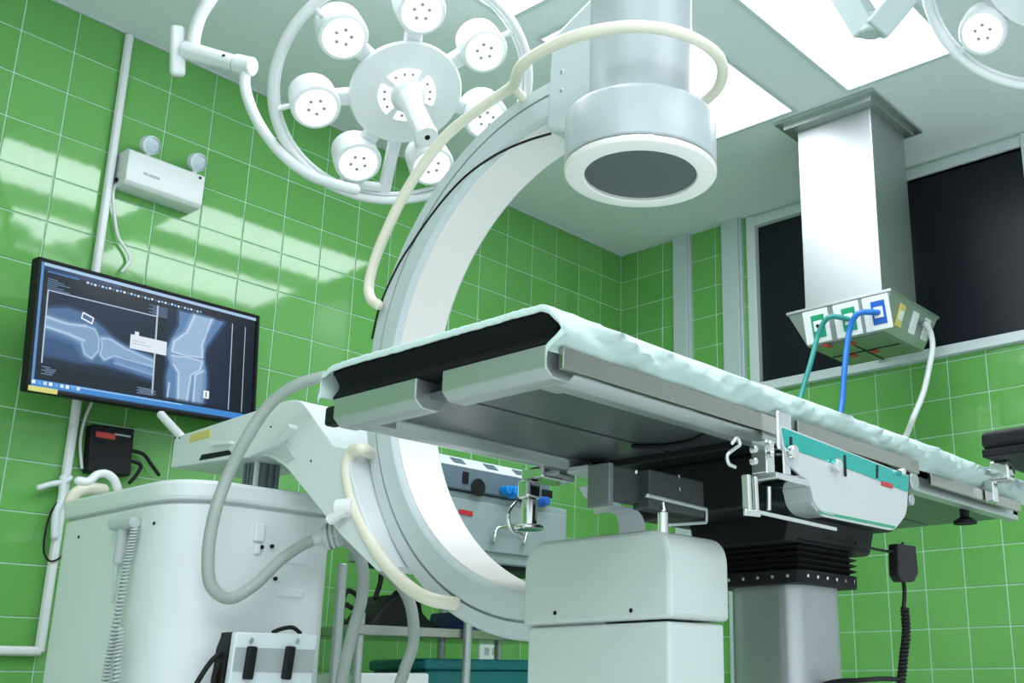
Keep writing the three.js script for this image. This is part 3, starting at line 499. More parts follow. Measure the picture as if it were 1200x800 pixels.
// remote control hanging under the table
{
  const z = -1.13, t = thing('remote_control', 'black wired remote control hanging under the operating table', 'remote control', Z(1058, 683, z)), a = (x, y) => Z(x, y, z);
  const P = [[1046, 637], [1068, 640], [1071, 672], [1066, 682], [1052, 682], [1047, 674]].map(([x, y]) => { const p = a(x, y); return [p.x, p.y]; });
  part(t, 'handset', alongZ(P, z - 0.012, z + 0.012, 0.006, 0.003), M.black);
  part(t, 'hanger', tube([a(1003, 636), a(1025, 643), a(1050, 645), a(1058, 636)], 0.003, 30, 8), M.rubber);
  part(t, 'cord', tube([a(1059, 682), a(1060, 695), a(1059, 712)], 0.005, 20, 8), M.rubber);
  part(t, 'coiled_cord', coil([a(1060, 712), a(1062, 740), a(1059, 770), a(1056, 800), a(1052, 840)], 0.007, 0.004, 26), M.rubber);
  part(t, 'cable', tube([a(1056, 796), a(1035, 795), a(1005, 797), Z(975, 799, -1.2), Z(940, 810, -1.25)], 0.005, 40, 8), M.rubber);
}

// ------------------------------------------------------------------ steel ceiling pendant with gas outlets
{
  const t = thing('ceiling_pendant', 'stainless steel ceiling pendant with gas outlets in front of the dark window', 'pendant', V(3.595, 1.86, -1.85));
  part(t, 'column', box(3.45, 3.74, 1.99, H - 0.03, -2.015, -1.69, 0.004), M.steelUp, 'square stainless steel column');
  part(t, 'ceiling_flange', [box(3.37, 3.80, H - 0.014, H, -2.075, -1.635, 0.003), box(3.40, 3.77, H - 0.032, H - 0.012, -2.05, -1.66, 0.003)], M.alu);
  const hp = (x0, x1, z0, z1, y) => [V(x0, y, z0), V(x1, y, z0), V(x1, y, z1), V(x0, y, z1)];
  const A = hp(3.405, 3.80, -2.065, -1.635, 1.995), B = hp(3.435, 3.755, -2.0, -1.685, 1.862), q = [];
  for (let i = 0; i < 4; i++) { const j = (i + 1) % 4; for (const v of [A[i], B[j], B[i], A[i], A[j], B[j]]) q.push(v.x, v.y, v.z); }
  for (const v of [A[0], A[2], A[1], A[0], A[3], A[2], B[0], B[1], B[2], B[0], B[2], B[3]]) q.push(v.x, v.y, v.z);
  const g = new THREE.BufferGeometry(); g.setAttribute('position', new THREE.Float32BufferAttribute(q, 3)); g.computeVertexNormals();
  const head = part(t, 'outlet_head', [g, box(3.40, 3.805, 1.992, 2.003, -2.07, -1.63, 0.002)], M.steelUp, 'tapered outlet head');
  part(head, 'base_plate', box(3.45, 3.74, 1.856, 1.864, -1.985, -1.70, 0.002), M.pendantBase);
  each(head, 'red_cap', [[970, 405], [998, 402], [1025, 411], [1000, 416]].map(([a, b]) => { const p = Y(a, b, 1.856); return box(p.x - 0.02, p.x + 0.02, 1.852, 1.857, p.z - 0.012, p.z + 0.012, 0.002); }), M.red, 'red marked cap');
  each(head, 'base_seam', [box(3.45, 3.74, 1.853, 1.857, -1.845, -1.84, 0.001), box(3.59, 3.595, 1.853, 1.857, -1.985, -1.70, 0.001)], M.rubber);
  // slanted outlet frames on the two faces in view
  const face = (P0, P1, P2) => { const u = P1.clone().sub(P0), v = P2.clone().sub(P0), nn = u.clone().cross(v).normalize(); return { at: (s, k, d = 0) => P0.clone().addScaledVector(u, s).addScaledVector(v, k).addScaledVector(nn, d), u: u.clone().normalize(), v: v.clone().normalize(), n: nn }; };
  const fx = face(A[0], A[3], B[0]), fz = face(A[3], A[2], B[3]);
  const plate = (f, s, k, w, h, d, th) => { const n = f.n, y = f.v.clone().negate(), x = f.u; const m = new THREE.Matrix4().makeBasis(x, n.clone().cross(x), n).setPosition(f.at(s, k, d)); return new RoundedBoxGeometry(w, h, th, 1, Math.min(0.002, th * 0.4)).applyMatrix4(m); };
  const outS = n => n;
  [[0.20, M.green, 'green gas outlet'], [0.50, M.green, 'green gas outlet'], [0.78, M.blue, 'blue gas outlet']].forEach(([s, mat, lab], i) => {
    const sgn = fx.n.x < 0 ? 1 : -1, o = part(head, 'gas_outlet', plate(fx, s, 0.5, 0.105, 0.125, sgn * 0.004, 0.008), M.white, lab);
    part(o, 'colour_ring', plate(fx, s + 0.02, 0.5, 0.055, 0.085, sgn * 0.009, 0.004), mat); part(o, 'socket', plate(fx, s + 0.02, 0.5, 0.036, 0.04, sgn * 0.012, 0.006), M.white); part(o, 'hole', disc(fx.at(s + 0.02, 0.5, sgn * 0.014), fx.n.clone().multiplyScalar(sgn), 0.007, 0.003, 12), M.rubber);
  });
  [[0.24, M.yellow, 'yellow gas outlet'], [0.52, M.white, 'white outlet'], [0.78, M.white, 'white outlet']].forEach(([s, mat, lab]) => {
    const sgn = fz.n.z > 0 ? 1 : -1, o = part(head, 'gas_outlet', plate(fz, s, 0.45, 0.045, 0.085, sgn * 0.003, 0.006), mat, lab);
    part(o, 'socket', plate(fz, s, 0.45, 0.03, 0.036, sgn * 0.007, 0.004), M.white);
  });
  const gx = (a, b, x) => X(a, b, x);
  single('gas_hose', tube([fx.at(0.52, 0.5, (fx.n.x < 0 ? 1 : -1) * 0.012), gx(972, 371, 3.36), gx(964, 380, 3.36), gx(958, 395, 3.36), gx(950, 425, 3.33), gx(941, 455, 3.30), gx(935, 480, 3.26), gx(925, 560, 3.1), gx(915, 680, 2.9), gx(910, 790, 2.8), V(2.75, 0.25, -1.95), V(2.8, 0.02, -1.9), V(2.95, 0.012, -2.0)], 0.010, 120, 10), M.hoseGreen, 'green gas hose hanging from the steel pendant', 'hose');
  single('gas_hose', tube([fx.at(0.80, 0.5, (fx.n.x < 0 ? 1 : -1) * 0.012), gx(1006, 367, 3.36), gx(999, 376, 3.36), gx(995, 390, 3.36), gx(990, 430, 3.33), gx(987, 470, 3.30), gx(984, 490, 3.26), gx(965, 580, 3.1), gx(945, 690, 2.9), gx(930, 795, 2.8), V(2.82, 0.25, -1.82), V(2.88, 0.02, -1.78), V(3.05, 0.013, -1.85)], 0.011, 120, 10), M.hoseBlue, 'blue gas hose hanging from the steel pendant', 'hose');
  const gz = (a, b, z) => Z(a, b, z);
  single('gas_hose', tube([fz.at(0.76, 0.4, (fz.n.z > 0 ? 1 : -1) * 0.008), gz(1083, 377, -1.63), gz(1090, 388, -1.63), gz(1093, 405, -1.63), gz(1089, 430, -1.64), gz(1082, 460, -1.66), gz(1070, 490, -1.69), gz(1061, 512, -1.74), gz(1020, 580, -1.85), gz(975, 660, -2.0), gz(930, 780, -2.1), V(3.15, 0.25, -2.15), V(3.2, 0.02, -2.15), V(3.35, 0.013, -2.2)], 0.011, 120, 10), M.hoseWhite, 'white hose hanging from the side of the steel pendant', 'hose');
}

// ------------------------------------------------------------------ surgical lamps
function surgicalLamp(name, label, c, n, upHint, R, pods, turn) {
  const t = thing(name, label, 'surgical lamp', c.clone()), e1 = upHint.clone().sub(n.clone().multiplyScalar(upHint.dot(n))).normalize(), e2 = n.clone().cross(e1).normalize();
  const at = (r, a, d) => c.clone().addScaledVector(e1, r * Math.cos(a)).addScaledVector(e2, r * Math.sin(a)).addScaledVector(n, d);
  const circle = (r, d, a0, a1, k) => Array.from({ length: k + 1 }, (_, i) => at(r, a0 + (a1 - a0) * i / k, d));
  const hub = part(t, 'hub', lathe([[0, -0.05], [0.06, -0.05], [0.13, -0.03], [0.158, -0.012], [0.165, 0], [0.160, 0.008], [0.09, 0.011], [0, 0.011]], c, n, 40), M.lampWhite, 'round central disc');
  for (let i = 0; i < 4; i++) { const a = 0.5 + i * Math.PI / 2, seg = []; const f = extrude((() => { const s = new THREE.Shape(); s.absarc(0, 0, 0.084, a + 0.08, a + 1.35, false); s.absarc(0, 0, 0.05, a + 1.35, a + 0.08, true); s.closePath(); return s; })(), 0.004, 0.001, 10).applyMatrix4(new THREE.Matrix4().makeBasis(e1, e2, n).setPosition(c.clone().addScaledVector(n, 0.010))); const w = part(hub, 'light_window', f, M.ledFace, 'lit window segment'); for (const k of [0.35, 0.7, 1.1]) part(w, 'diode', disc(at(0.067, a + k, 0.013), n, 0.005, 0.002, 10), M.ledDot); }
  const h = part(t, 'sterile_handle', lathe([[0, 0], [0.05, 0], [0.05, 0.018], [0.038, 0.03], [0.034, 0.06], [0.031, 0.075], [0.031, 0.215], [0.033, 0.225], [0.031, 0.24], [0, 0.24]], c.clone().addScaledVector(n, 0.008), n, 28), M.white, 'white sterile handle');
  part(h, 'lens', disc(c.clone().addScaledVector(n, 0.246), n, 0.008, 0.003, 14), M.rubber);
  for (let i = 0; i < pods; i++) {
    const a = turn + i * 2 * Math.PI / pods, pc = at(R * 0.695, a, 0);
    const p = part(t, 'lamp_pod', [lathe([[0, -0.075], [0.05, -0.075], [0.066, -0.06], [0.070, 0.01], [0.066, 0.02], [0.058, 0.022], [0.056, 0.015]], pc, n, 32), bar(at(0.14, a, -0.02), at(R * 0.55, a, -0.025), 0.05, 0.03, n, 0.01)], M.lampWhite, 'round lamp pod');
    const face = part(p, 'lens', lathe([[0, 0.016], [0.057, 0.016], [0.057, 0.008]], pc, n, 32), M.ledFace, 'lit white lens');
    for (let k = 0; k < 5; k++) { const q = k * 1.2566 + i; part(face, 'diode', disc(pc.clone().addScaledVector(e1, 0.022 * Math.cos(q)).addScaledVector(e2, 0.022 * Math.sin(q)).addScaledVector(n, 0.0155), n, 0.0055, 0.002, 8), M.ledDot); }
    const l = new THREE.SpotLight(0xffffff, 0.015, 0, 0.6, 0.5, 2); l.position.copy(pc).addScaledVector(n, 0.03); l.target.position.copy(pc).addScaledVector(n, 1.5); l.shadow.radius = 2.5; l.castShadow = true; l.name = 'pod_light'; scene.add(l, l.target);
    part(p, 'stub', rod(at(R * 0.86, a, -0.01), at(R, a, 0), 0.008), M.lampWhite);
  }
  part(t, 'outer_ring', new THREE.TubeGeometry(new THREE.CatmullRomCurve3(circle(R, 0, 0, Math.PI * 2, 48).slice(0, -1), true), 120, 0.0135, 10), M.lampWhite, 'round handle ring');
  part(t, 'inner_ring', new THREE.TubeGeometry(new THREE.CatmullRomCurve3(circle(R * 0.958, -0.012, 0, Math.PI * 2, 48).slice(0, -1), true), 120, 0.007, 8), M.lampWhite);
  return { t, at, e1, e2, n };
}
{
  const c = D(476, 109, 3.2), toEye = O.clone().sub(c).normalize(), s = 0.68;
  const n = toEye.clone().multiplyScalar(Math.cos(s)).addScaledVector(rt, 0.43 * Math.sin(s)).addScaledVector(up, -0.9 * Math.sin(s)).normalize();
  const L = surgicalLamp('surgical_lamp', 'white ring-shaped surgical lamp with seven lit pods hanging beside the C-arm', c, n, rt.clone().multiplyScalar(0.9).addScaledVector(up, 0.43), 0.372, 7, 0.04);
  const t = L.t, d = (a, b, k) => D(a, b, k);
  part(t, 'yoke', tube([d(288, 80, 3.16), d(287, 100, 3.16), d(296, 130, 3.16), d(312, 158, 3.15), d(335, 185, 3.14), d(365, 206, 3.13), d(400, 218, 3.12), d(416, 222, 3.12)], 0.0155, 80, 12), M.lampWhite, 'curved white yoke');
  const on = (a, b, k) => { const q = ray(a, b), m = c.clone().addScaledVector(n, k).sub(O).dot(n) / q.dot(n); return O.clone().addScaledVector(q, m); };
  part(t, 'yoke_strut', [bar(on(466, 150, -0.03), on(449, 227, -0.02), 0.038, 0.026, n, 0.01), bar(on(404, 215, 0), on(446, 219, -0.015), 0.025, 0.025, n, 0.008)], M.lampWhite);
  const j = part(t, 'joint', [rod(d(216, 58, 3.18), d(274, 74, 3.17), 0.027, 0.024, 24), rod(d(276, 74, 3.17), d(297, 79, 3.16), 0.028, 0.028, 24)], M.lampWhite, 'white swivel joint');
  part(j, 'cap', bar(d(208, 30, 3.18), d(208, 90, 3.18), 0.042, 0.036, n, 0.014), M.lampWhite);
  part(j, 'screw', disc(d(262, 65, 3.15), n, 0.005, 0.004, 10), M.rubber);
  part(t, 'ceiling_arm', tube([d(226, 56, 3.18), d(228, 40, 3.18), d(234, 20, 3.18), d(246, 0, 3.18), d(266, -25, 3.2), d(300, -45, 3.22), V(1.47, 2.76, -2.62), V(1.5, H, -2.6)], 0.0185, 80, 12), M.lampWhite, 'curved white ceiling arm');
}
{
  const c = D(1226, -34, 3.05), toEye = O.clone().sub(c).normalize(), s = 0.35;
  const n = toEye.clone().multiplyScalar(Math.cos(s)).addScaledVector(rt, -0.25 * Math.sin(s)).addScaledVector(up, -0.95 * Math.sin(s)).normalize();
  const L = surgicalLamp('surgical_lamp', 'white surgical lamp reaching into view above the dark window', c, n, up, 0.335, 7, 2.25);
  const t = L.t, d = (a, b, k) => D(a, b, k), el = d(1022, 36, 3.15);
  part(t, 'elbow_arm', [bar(d(985, -18, 3.2), d(1019, 36, 3.16), 0.075, 0.075, n, 0.008), bar(d(1026, 36, 3.13), d(1080, -30, 3.1), 0.075, 0.075, n, 0.008), bar(d(1080, -30, 3.1), c.clone().addScaledVector(n, -0.06), 0.05, 0.05, n, 0.008)], M.armGrey, 'folding lamp arm');
  part(t, 'elbow_joint', rod(d(1021, 20, 3.16), d(1021, 41, 3.15), 0.04, 0.036, 20), M.armGrey);
  const top = d(985, -18, 3.2); part(t, 'ceiling_post', rod(top.clone(), V(top.x, H, top.z), 0.03, 0.03, 20), M.lampWhite);
}

// ------------------------------------------------------------------ monitor, emergency light, conduit and cables on the back wall
{
  // the screen picture
  const W = 1024, Hh = 512, cv = document.createElement('canvas'); cv.width = W; cv.height = Hh; const g = cv.getContext('2d');
  g.fillStyle = '#0b1626'; g.fillRect(0, 0, W, Hh);
  g.fillStyle = '#a9c6e6'; g.fillRect(0, 0, W, 14); g.fillStyle = '#1d3b63'; g.fillRect(6, 16, 330, 14); g.fillStyle = '#5a8cc4'; g.fillRect(0, 0, 16, Hh);
  for (let i = 0; i < 34; i++) { g.fillStyle = ['#cfe0f4', '#7fb0e0', '#e8eef6', '#3f6ea8'][i % 4]; g.fillRect(190 + i * 16, 34 + (i % 3), 10, 9); }
  g.fillStyle = '#3f6ea8'; g.fillRect(30, 30, 130, 8);
  for (let i = 0; i < 6; i++) { g.fillStyle = '#6f8fb4'; g.fillRect(34, 62 + i * 8, 40 + 26 * ((i * 7) % 3), 3); g.fillRect(470 + (i % 2) * 18, 64 + i * 8, 90 + 12 * ((i * 5) % 4), 3); }
  g.fillStyle = '#14233a'; g.fillRect(40, 110, 470, 300); g.fillStyle = '#10203a'; g.fillRect(560, 60, 330, 400);
  g.fillStyle = '#0a1220'; g.fillRect(900, 60, 60, 400);
  // lateral knee
  const poly = (c, pts) => { g.fillStyle = c; g.beginPath(); pts.forEach(([x, y], i) => (i ? g.lineTo(x, y) : g.moveTo(x, y))); g.closePath(); g.fill(); glow(c, pts); };
  const glow = (c, pts) => { g.save(); g.globalAlpha = 0.16; g.strokeStyle = c; g.lineJoin = 'round'; for (const w of [26, 20, 14, 9, 5]) { g.lineWidth = w; g.beginPath(); pts.forEach(([x, y], i) => (i ? g.lineTo(x, y) : g.moveTo(x, y))); g.closePath(); g.stroke(); } g.restore(); };
  const curve = (c, w, pts) => { g.strokeStyle = c; g.lineCap = 'round'; g.lineJoin = 'round'; g.save(); for (const [k, al] of [[4, 0.15], [2.4, 0.2], [1.2, 0.5], [0.6, 0.7]]) { g.globalAlpha = al; g.lineWidth = w * k; g.beginPath(); pts.forEach(([x, y], i) => (i ? g.lineTo(x, y) : g.moveTo(x, y))); g.stroke(); } g.restore(); };
  g.save(); g.beginPath(); g.rect(40, 112, 470, 300); g.clip(); g.translate(0, 275); g.scale(1, 1.25); g.translate(0, -278);
  poly('#4a6c96', [[42, 208], [120, 190], [200, 196], [270, 228], [330, 262], [420, 282], [508, 292], [508, 372], [420, 362], [300, 352], [180, 356], [42, 352]]);
  poly('#34527c', [[42, 300], [150, 310], [200, 356], [42, 352]]);
  poly('#7f9fc4', [[42, 232], [130, 240], [200, 236], [240, 240], [262, 270], [262, 310], [236, 340], [206, 330], [190, 296], [130, 280], [42, 268]]);
  poly('#86a6ca', [[272, 262], [310, 262], [380, 284], [508, 306], [508, 326], [380, 312], [330, 316], [290, 336], [270, 322], [276, 296]]);
  poly('#7294bd', [[330, 322], [508, 340], [508, 356], [340, 338]]);
  for (const y of [234, 266]) curve('#c9dcf0', 4, [[42, y], [130, y + 8], [200, y + (y < 250 ? 2 : 20)]]);
  curve('#c0d6ee', 3, [[200, 236], [240, 240], [262, 270], [262, 310], [236, 340], [206, 330], [190, 296]]);
  curve('#c0d6ee', 3, [[508, 306], [380, 284], [310, 262], [272, 264], [276, 296], [270, 322], [290, 336], [330, 316], [508, 327]]);
  curve('#a8c2e0', 2, [[330, 340], [508, 356]]);
  g.save(); g.translate(205, 208); g.rotate(0.25); g.strokeStyle = '#f2f6fb'; g.lineWidth = 5; g.strokeRect(-22, -10, 46, 20); g.restore();
  g.restore();
  // frontal knee
  g.save(); g.translate(672, 60); g.scale(1.42, 1.06); g.translate(-648, -66);
  poly('#5b80ad', [[610, 66], [770, 66], [740, 130], [712, 190], [700, 240], [716, 300], [720, 360], [712, 440], [584, 440], [578, 360], [586, 300], [572, 250], [590, 190], [612, 130]]);
  poly('#9ab6d6', [[660, 66], [730, 66], [700, 140], [696, 200], [700, 244], [660, 250], [590, 246], [596, 200], [636, 150]]);
  poly('#93b0d2', [[590, 264], [700, 262], [696, 300], [660, 330], [652, 440], [622, 440], [618, 330], [600, 300]]); poly('#86a5c9', [[676, 322], [706, 300], [700, 440], [674, 440]]);
  for (const p of [[[664, 66], [640, 150], [598, 200], [592, 246], [645, 252], [700, 244], [696, 190], [726, 66]], [[592, 264], [645, 258], [700, 262], [694, 300], [662, 330], [654, 440]], [[600, 300], [619, 330], [622, 440]], [[706, 302], [678, 326], [676, 440]]]) curve('#d4e4f4', 3, p);
  curve('#d4e4f4', 3, [[590, 380], [586, 440]]);
  g.restore();
  // frames, note and bars
  g.fillStyle = '#b4c8dc'; g.fillRect(36, 108, 6, 300); g.fillRect(36, 108, 480, 5); g.fillRect(508, 60, 8, 396); g.fillRect(892, 56, 5, 412); g.fillRect(964, 56, 4, 412);
  g.fillStyle = '#dfe8f2'; g.fillRect(396, 214, 170, 62); g.fillRect(414, 198, 20, 20); g.fillStyle = '#a8b8cc'; g.fillRect(404, 238, 60, 3); g.fillRect(404, 250, 90, 3);
  g.fillStyle = '#eef3f8'; g.fillRect(760, 398, 30, 36); g.fillStyle = '#27405e'; g.fillRect(772, 406, 5, 22);
  for (let i = 0; i < 5; i++) { g.fillStyle = '#7d99ba'; g.fillRect(40 + (i % 2) * 14, 420 + i * 7, 34 + 10 * (i % 3), 3); g.fillRect(440 + (i % 2) * 10, 436 + i * 6, 80, 3); }
  g.fillStyle = '#3f86cf'; g.fillRect(0, 476, W, 28); g.fillStyle = '#8fc0ee'; g.fillRect(160, 478, 500, 6); g.fillStyle = '#1c3354'; g.fillRect(0, 504, W, 8);
  for (let i = 0; i < 9; i++) { g.fillStyle = ['#f4f7fb', '#5fa6e8', '#cfe3f6'][i % 3]; g.fillRect(8 + i * 22, 480, 14, 14); }
  const tex = new THREE.CanvasTexture(cv); tex.colorSpace = THREE.SRGBColorSpace;
  const scr = new THREE.MeshStandardMaterial({ color: 0x0a0a0c, roughness: 0.25, emissive: 0xffffff, emissiveMap: tex, emissiveIntensity: 1.0 });
  const tl = Z(51.7, 302.7, -3.22), tr = Z(309, 371.5, -3.36), bl = Z(24, 455, -3.22), br = Z(293, 498, -3.36);
  const cen = tl.clone().add(tr).add(bl).add(br).multiplyScalar(0.25), ex = tr.clone().sub(tl).add(br.clone().sub(bl)).normalize(), ey = tl.clone().sub(bl).add(tr.clone().sub(br)).normalize();
  const ez = ex.clone().cross(ey).normalize(); ey.copy(ez.clone().cross(ex));
  const mw = (tl.distanceTo(tr) + bl.distanceTo(br)) / 2, mh = (tl.distanceTo(bl) + tr.distanceTo(br)) / 2, B = new THREE.Matrix4().makeBasis(ex, ey, ez).setPosition(cen);
  const t = thing('monitor', 'wide black monitor on the tiled wall showing two knee X-ray pictures', 'monitor', cen.clone().addScaledVector(ey, -mh / 2));
  const local = (x0, x1, y0, y1, z0, z1, r) => box(x0, x1, y0, y1, z0, z1, r).applyMatrix4(B), a = mw / 2, b = mh / 2, e = 0.010;
  const cs = part(t, 'casing', [local(-a, a, -b, b, -0.034, -0.006, 0.006), local(-a, a, b - e, b, -0.02, 0.004, 0.003), local(-a, a, -b, -b + e, -0.02, 0.004, 0.003), local(-a, -a + e, -b, b, -0.02, 0.004, 0.003), local(a - e, a, -b, b, -0.02, 0.004, 0.003)], M.black, 'black casing and bezel');
  const sg = new THREE.PlaneGeometry(mw - 2 * e, mh - 2 * e).applyMatrix4(B.clone().multiply(new THREE.Matrix4().makeTranslation(0, 0, -0.0045)));
  part(t, 'screen', sg, scr, 'lit screen with a side view and a front view of a knee', true);
  part(cs, 'sticker', local(-a + 0.002, -a + 0.088, -b - 0.001, -b + 0.014, 0.003, 0.005, 0.0005), M.yellow, 'pale yellow sticker');
  const wallP = V(cen.x + 0.02, cen.y, ZB); part(t, 'wall_bracket', [bar(wallP, cen.clone().addScaledVector(ez, -0.04), 0.06, 0.06), box(wallP.x - 0.09, wallP.x + 0.09, wallP.y - 0.09, wallP.y + 0.09, ZB, ZB + 0.012, 0.003)], M.black);
}
{
  const z = -3.40, p = Z(150, 182, z), t = thing('emergency_light', 'white twin-lamp emergency light box on the tiles above the monitor', 'emergency light', V(1.625, 2.225, ZB));
  const bx = (x0, x1, y0, y1) => box(x0, x1, y0, y1, ZB, -3.385, 0.006);
  const body = part(t, 'housing', alongX([[ZB, 2.355], [-3.4, 2.355], [-3.385, 2.345], [-3.385, 2.24], [-3.40, 2.228], [ZB, 2.228]], 1.49, 1.755, 0.003, 0.003), M.white);
  part(body, 'indicator', [disc(V(1.737, 2.335, -3.386), V(0, 0, 1), 0.005, 0.003, 10)], M.rubber);
  each(body, 'printed_label', [box(1.545, 1.56, 2.275, 2.285, -3.386, -3.3842, 0.0004), box(1.563, 1.60, 2.275, 2.284, -3.386, -3.3842, 0.0004)], M.greyPlastic, 'small grey print');
  part(body, 'cable_entry', disc(V(1.489, 2.25, -3.44), V(-1, 0, 0), 0.008, 0.006, 12), M.rubber);
  for (const [a, b] of [[176, 170], [231, 190]]) { const q = Z(a, b, -3.40), n = V(0.2, -0.35, 1).normalize(); const l = part(t, 'lamp_head', [lathe([[0, -0.03], [0.018, -0.03], [0.031, -0.012], [0.032, 0.01], [0.027, 0.014]], q, n, 24), rod(V(q.x, 2.345, q.z - 0.01), V(q.x, q.y - 0.02, q.z - 0.012), 0.008)], M.pale, 'round swivelling lamp'); part(l, 'lens', lathe([[0, 0.018], [0.016, 0.016], [0.027, 0.011]], q, n, 20), std([0.55, 0.66, 0.72], 0.12)); }
  single('power_cable', tube([[149, 213], [138, 214], [133, 224], [134, 250], [139, 278], [150, 296], [152, 305], [143, 318]].map(([a, b]) => Z(a, b, ZB + 0.017)), 0.005, 90, 8), M.white, 'thin white cable running from the emergency light to the monitor', 'cable');
}
single('cable_conduit', [rod(Z(152, 42, ZB + 0.017), Z(86, 500, ZB + 0.017), 0.014, 0.014, 14), rod(Z(86, 500, ZB + 0.017), Z(46, 764, ZB + 0.017), 0.014, 0.014, 14), rod(Z(47, 763, ZB + 0.017), V(XL + 0.01, Z(-60, 762, ZB + 0.017).y, ZB + 0.017), 0.014, 0.014, 14)], M.white, 'white plastic conduit running down the tiled wall from the ceiling', 'conduit');
single('power_cable', tube([[108, 470], [98, 495], [94, 520], [96, 548]].map(([a, b]) => Z(a, b, ZB + 0.012)), 0.005, 40, 8), M.white, 'thin white cable dropping from the monitor behind the cabinet', 'cable');
{
  const t = thing('power_adapter', 'black box-shaped power adapter on the tiles under the monitor', 'power adapter', V(1.595, 1.3, ZB)), q = (a, b) => { const p = Z(a, b, ZB + 0.03); return [p.x, p.y]; };
  const b = part(t, 'casing', alongZ([q(106, 497), q(156, 503), q(151, 558), q(101, 553)], ZB, ZB + 0.04, 0.006, 0.004), M.black);
  const r = Z(124, 510, ZB + 0.041); part(b, 'label', box(r.x - 0.03, r.x + 0.03, r.y - 0.009, r.y + 0.009, ZB + 0.0395, ZB + 0.0412, 0.0004), std([0.6, 0.06, 0.05], 0.5), 'red label');
  const r2 = Z(144, 510, ZB + 0.041); part(b, 'label', box(r2.x - 0.025, r2.x + 0.025, r2.y - 0.003, r2.y + 0.003, ZB + 0.0395, ZB + 0.0412, 0.0004), M.greyPlastic, 'small grey print');
  each(t, 'plug_lead', [tube([[155, 528], [168, 532], [178, 545], [186, 556]].map(([a, c]) => Z(a, c, ZB + 0.03)), 0.006, 40, 8), tube([[154, 540], [165, 545], [160, 556], [152, 565]].map(([a, c]) => Z(a, c, ZB + 0.03)), 0.006, 40, 8)], M.rubber);
}
single('cable_tie', [tube([[74, 560], [72, 585], [66, 600], [64, 628]].map(([a, b]) => Z(a, b, ZB + 0.034)), 0.012, 40, 8), tube([[46, 571], [60, 567], [76, 564], [82, 560]].map(([a, b]) => Z(a, b, ZB + 0.036)), 0.009, 30, 8)], M.pale, 'pale plastic wrapping tied round the conduit', 'plastic tie');
single('thin_wire', tube([[72, 582], [60, 600], [53, 625], [52, 648], [58, 657], [68, 655], [80, 642]].map(([a, b]) => Z(a, b, ZB + 0.036)), 0.003, 90, 6), M.rubber, 'thin black wire looped round the white conduit', 'wire');
{
  const p = Z(573, 763, ZB), t = thing('wall_socket', 'white double socket on the tiles above the teal box', 'socket', V(p.x, p.y - 0.03, ZB));
  const b = part(t, 'plate', box(p.x - 0.06, p.x + 0.06, p.y - 0.035, p.y + 0.035, ZB, ZB + 0.01, 0.003), M.white); each(b, 'outlet', [box(p.x - 0.035, p.x - 0.008, p.y - 0.015, p.y + 0.015, ZB + 0.009, ZB + 0.0115, 0.001), box(p.x + 0.008, p.x + 0.035, p.y - 0.015, p.y + 0.015, ZB + 0.009, ZB + 0.0115, 0.001)], M.greyPlastic);
}

// ------------------------------------------------------------------ instrument trolley behind the C-arm
{
  const z = -2.72, q = (a, b, d = z) => Z(a, b, d), g = -3.06;
  const t = thing('instrument_trolley', 'steel instrument trolley with a grey drawer unit behind the C-arm arc', 'trolley', V(2.5, 0, -2.89));
  const body = part(t, 'drawer_unit', box(2.22, 2.905, 1.04, 1.262, g, z, 0.008), M.caseGrey, 'grey metal drawer unit');
  const dr = part(body, 'drawer', box(2.26, 2.885, 1.075, 1.235, z - 0.01, z + 0.012, 0.004), M.caseGrey);
  const a = q(579, 633, z + 0.035), b = q(583, 619, z + 0.035), c = q(617, 621, z + 0.035), d = q(614, 636, z + 0.035);
  part(body, 'handle', tube([q(579, 634, z + 0.01), a, b, c, d, q(614, 637, z + 0.01)], 0.006, 60, 8), M.chrome);
  part(body, 'red_label', bar(q(538, 599, z + 0.014), q(554, 602, z + 0.014), 0.016, 0.002, V(0, 0, 1), 0.0008), M.red, 'small red label');
  part(body, 'runner', box(2.24, 2.89, 1.025, 1.042, g + 0.02, z - 0.02, 0.003), M.black);
  part(t, 'shelf', box(2.02, 2.92, 0.795, 0.825, g, z, 0.004), M.steel, 'steel shelf'); part(t, 'shelf', box(2.02, 2.92, 0.60, 0.625, g, z, 0.004), M.steel, 'steel shelf');
  for (const [x, zz, y1] of [[2.05, z - 0.02, 0.86], [2.44, z + 0.012, 1.04], [2.89, z - 0.02, 1.05], [2.05, g + 0.02, 0.86], [2.62, g + 0.02, 1.05], [2.89, g + 0.02, 1.05]]) part(t, 'post', rod(V(x, 0.03, zz), V(x, y1, zz), 0.014), M.alu);
}
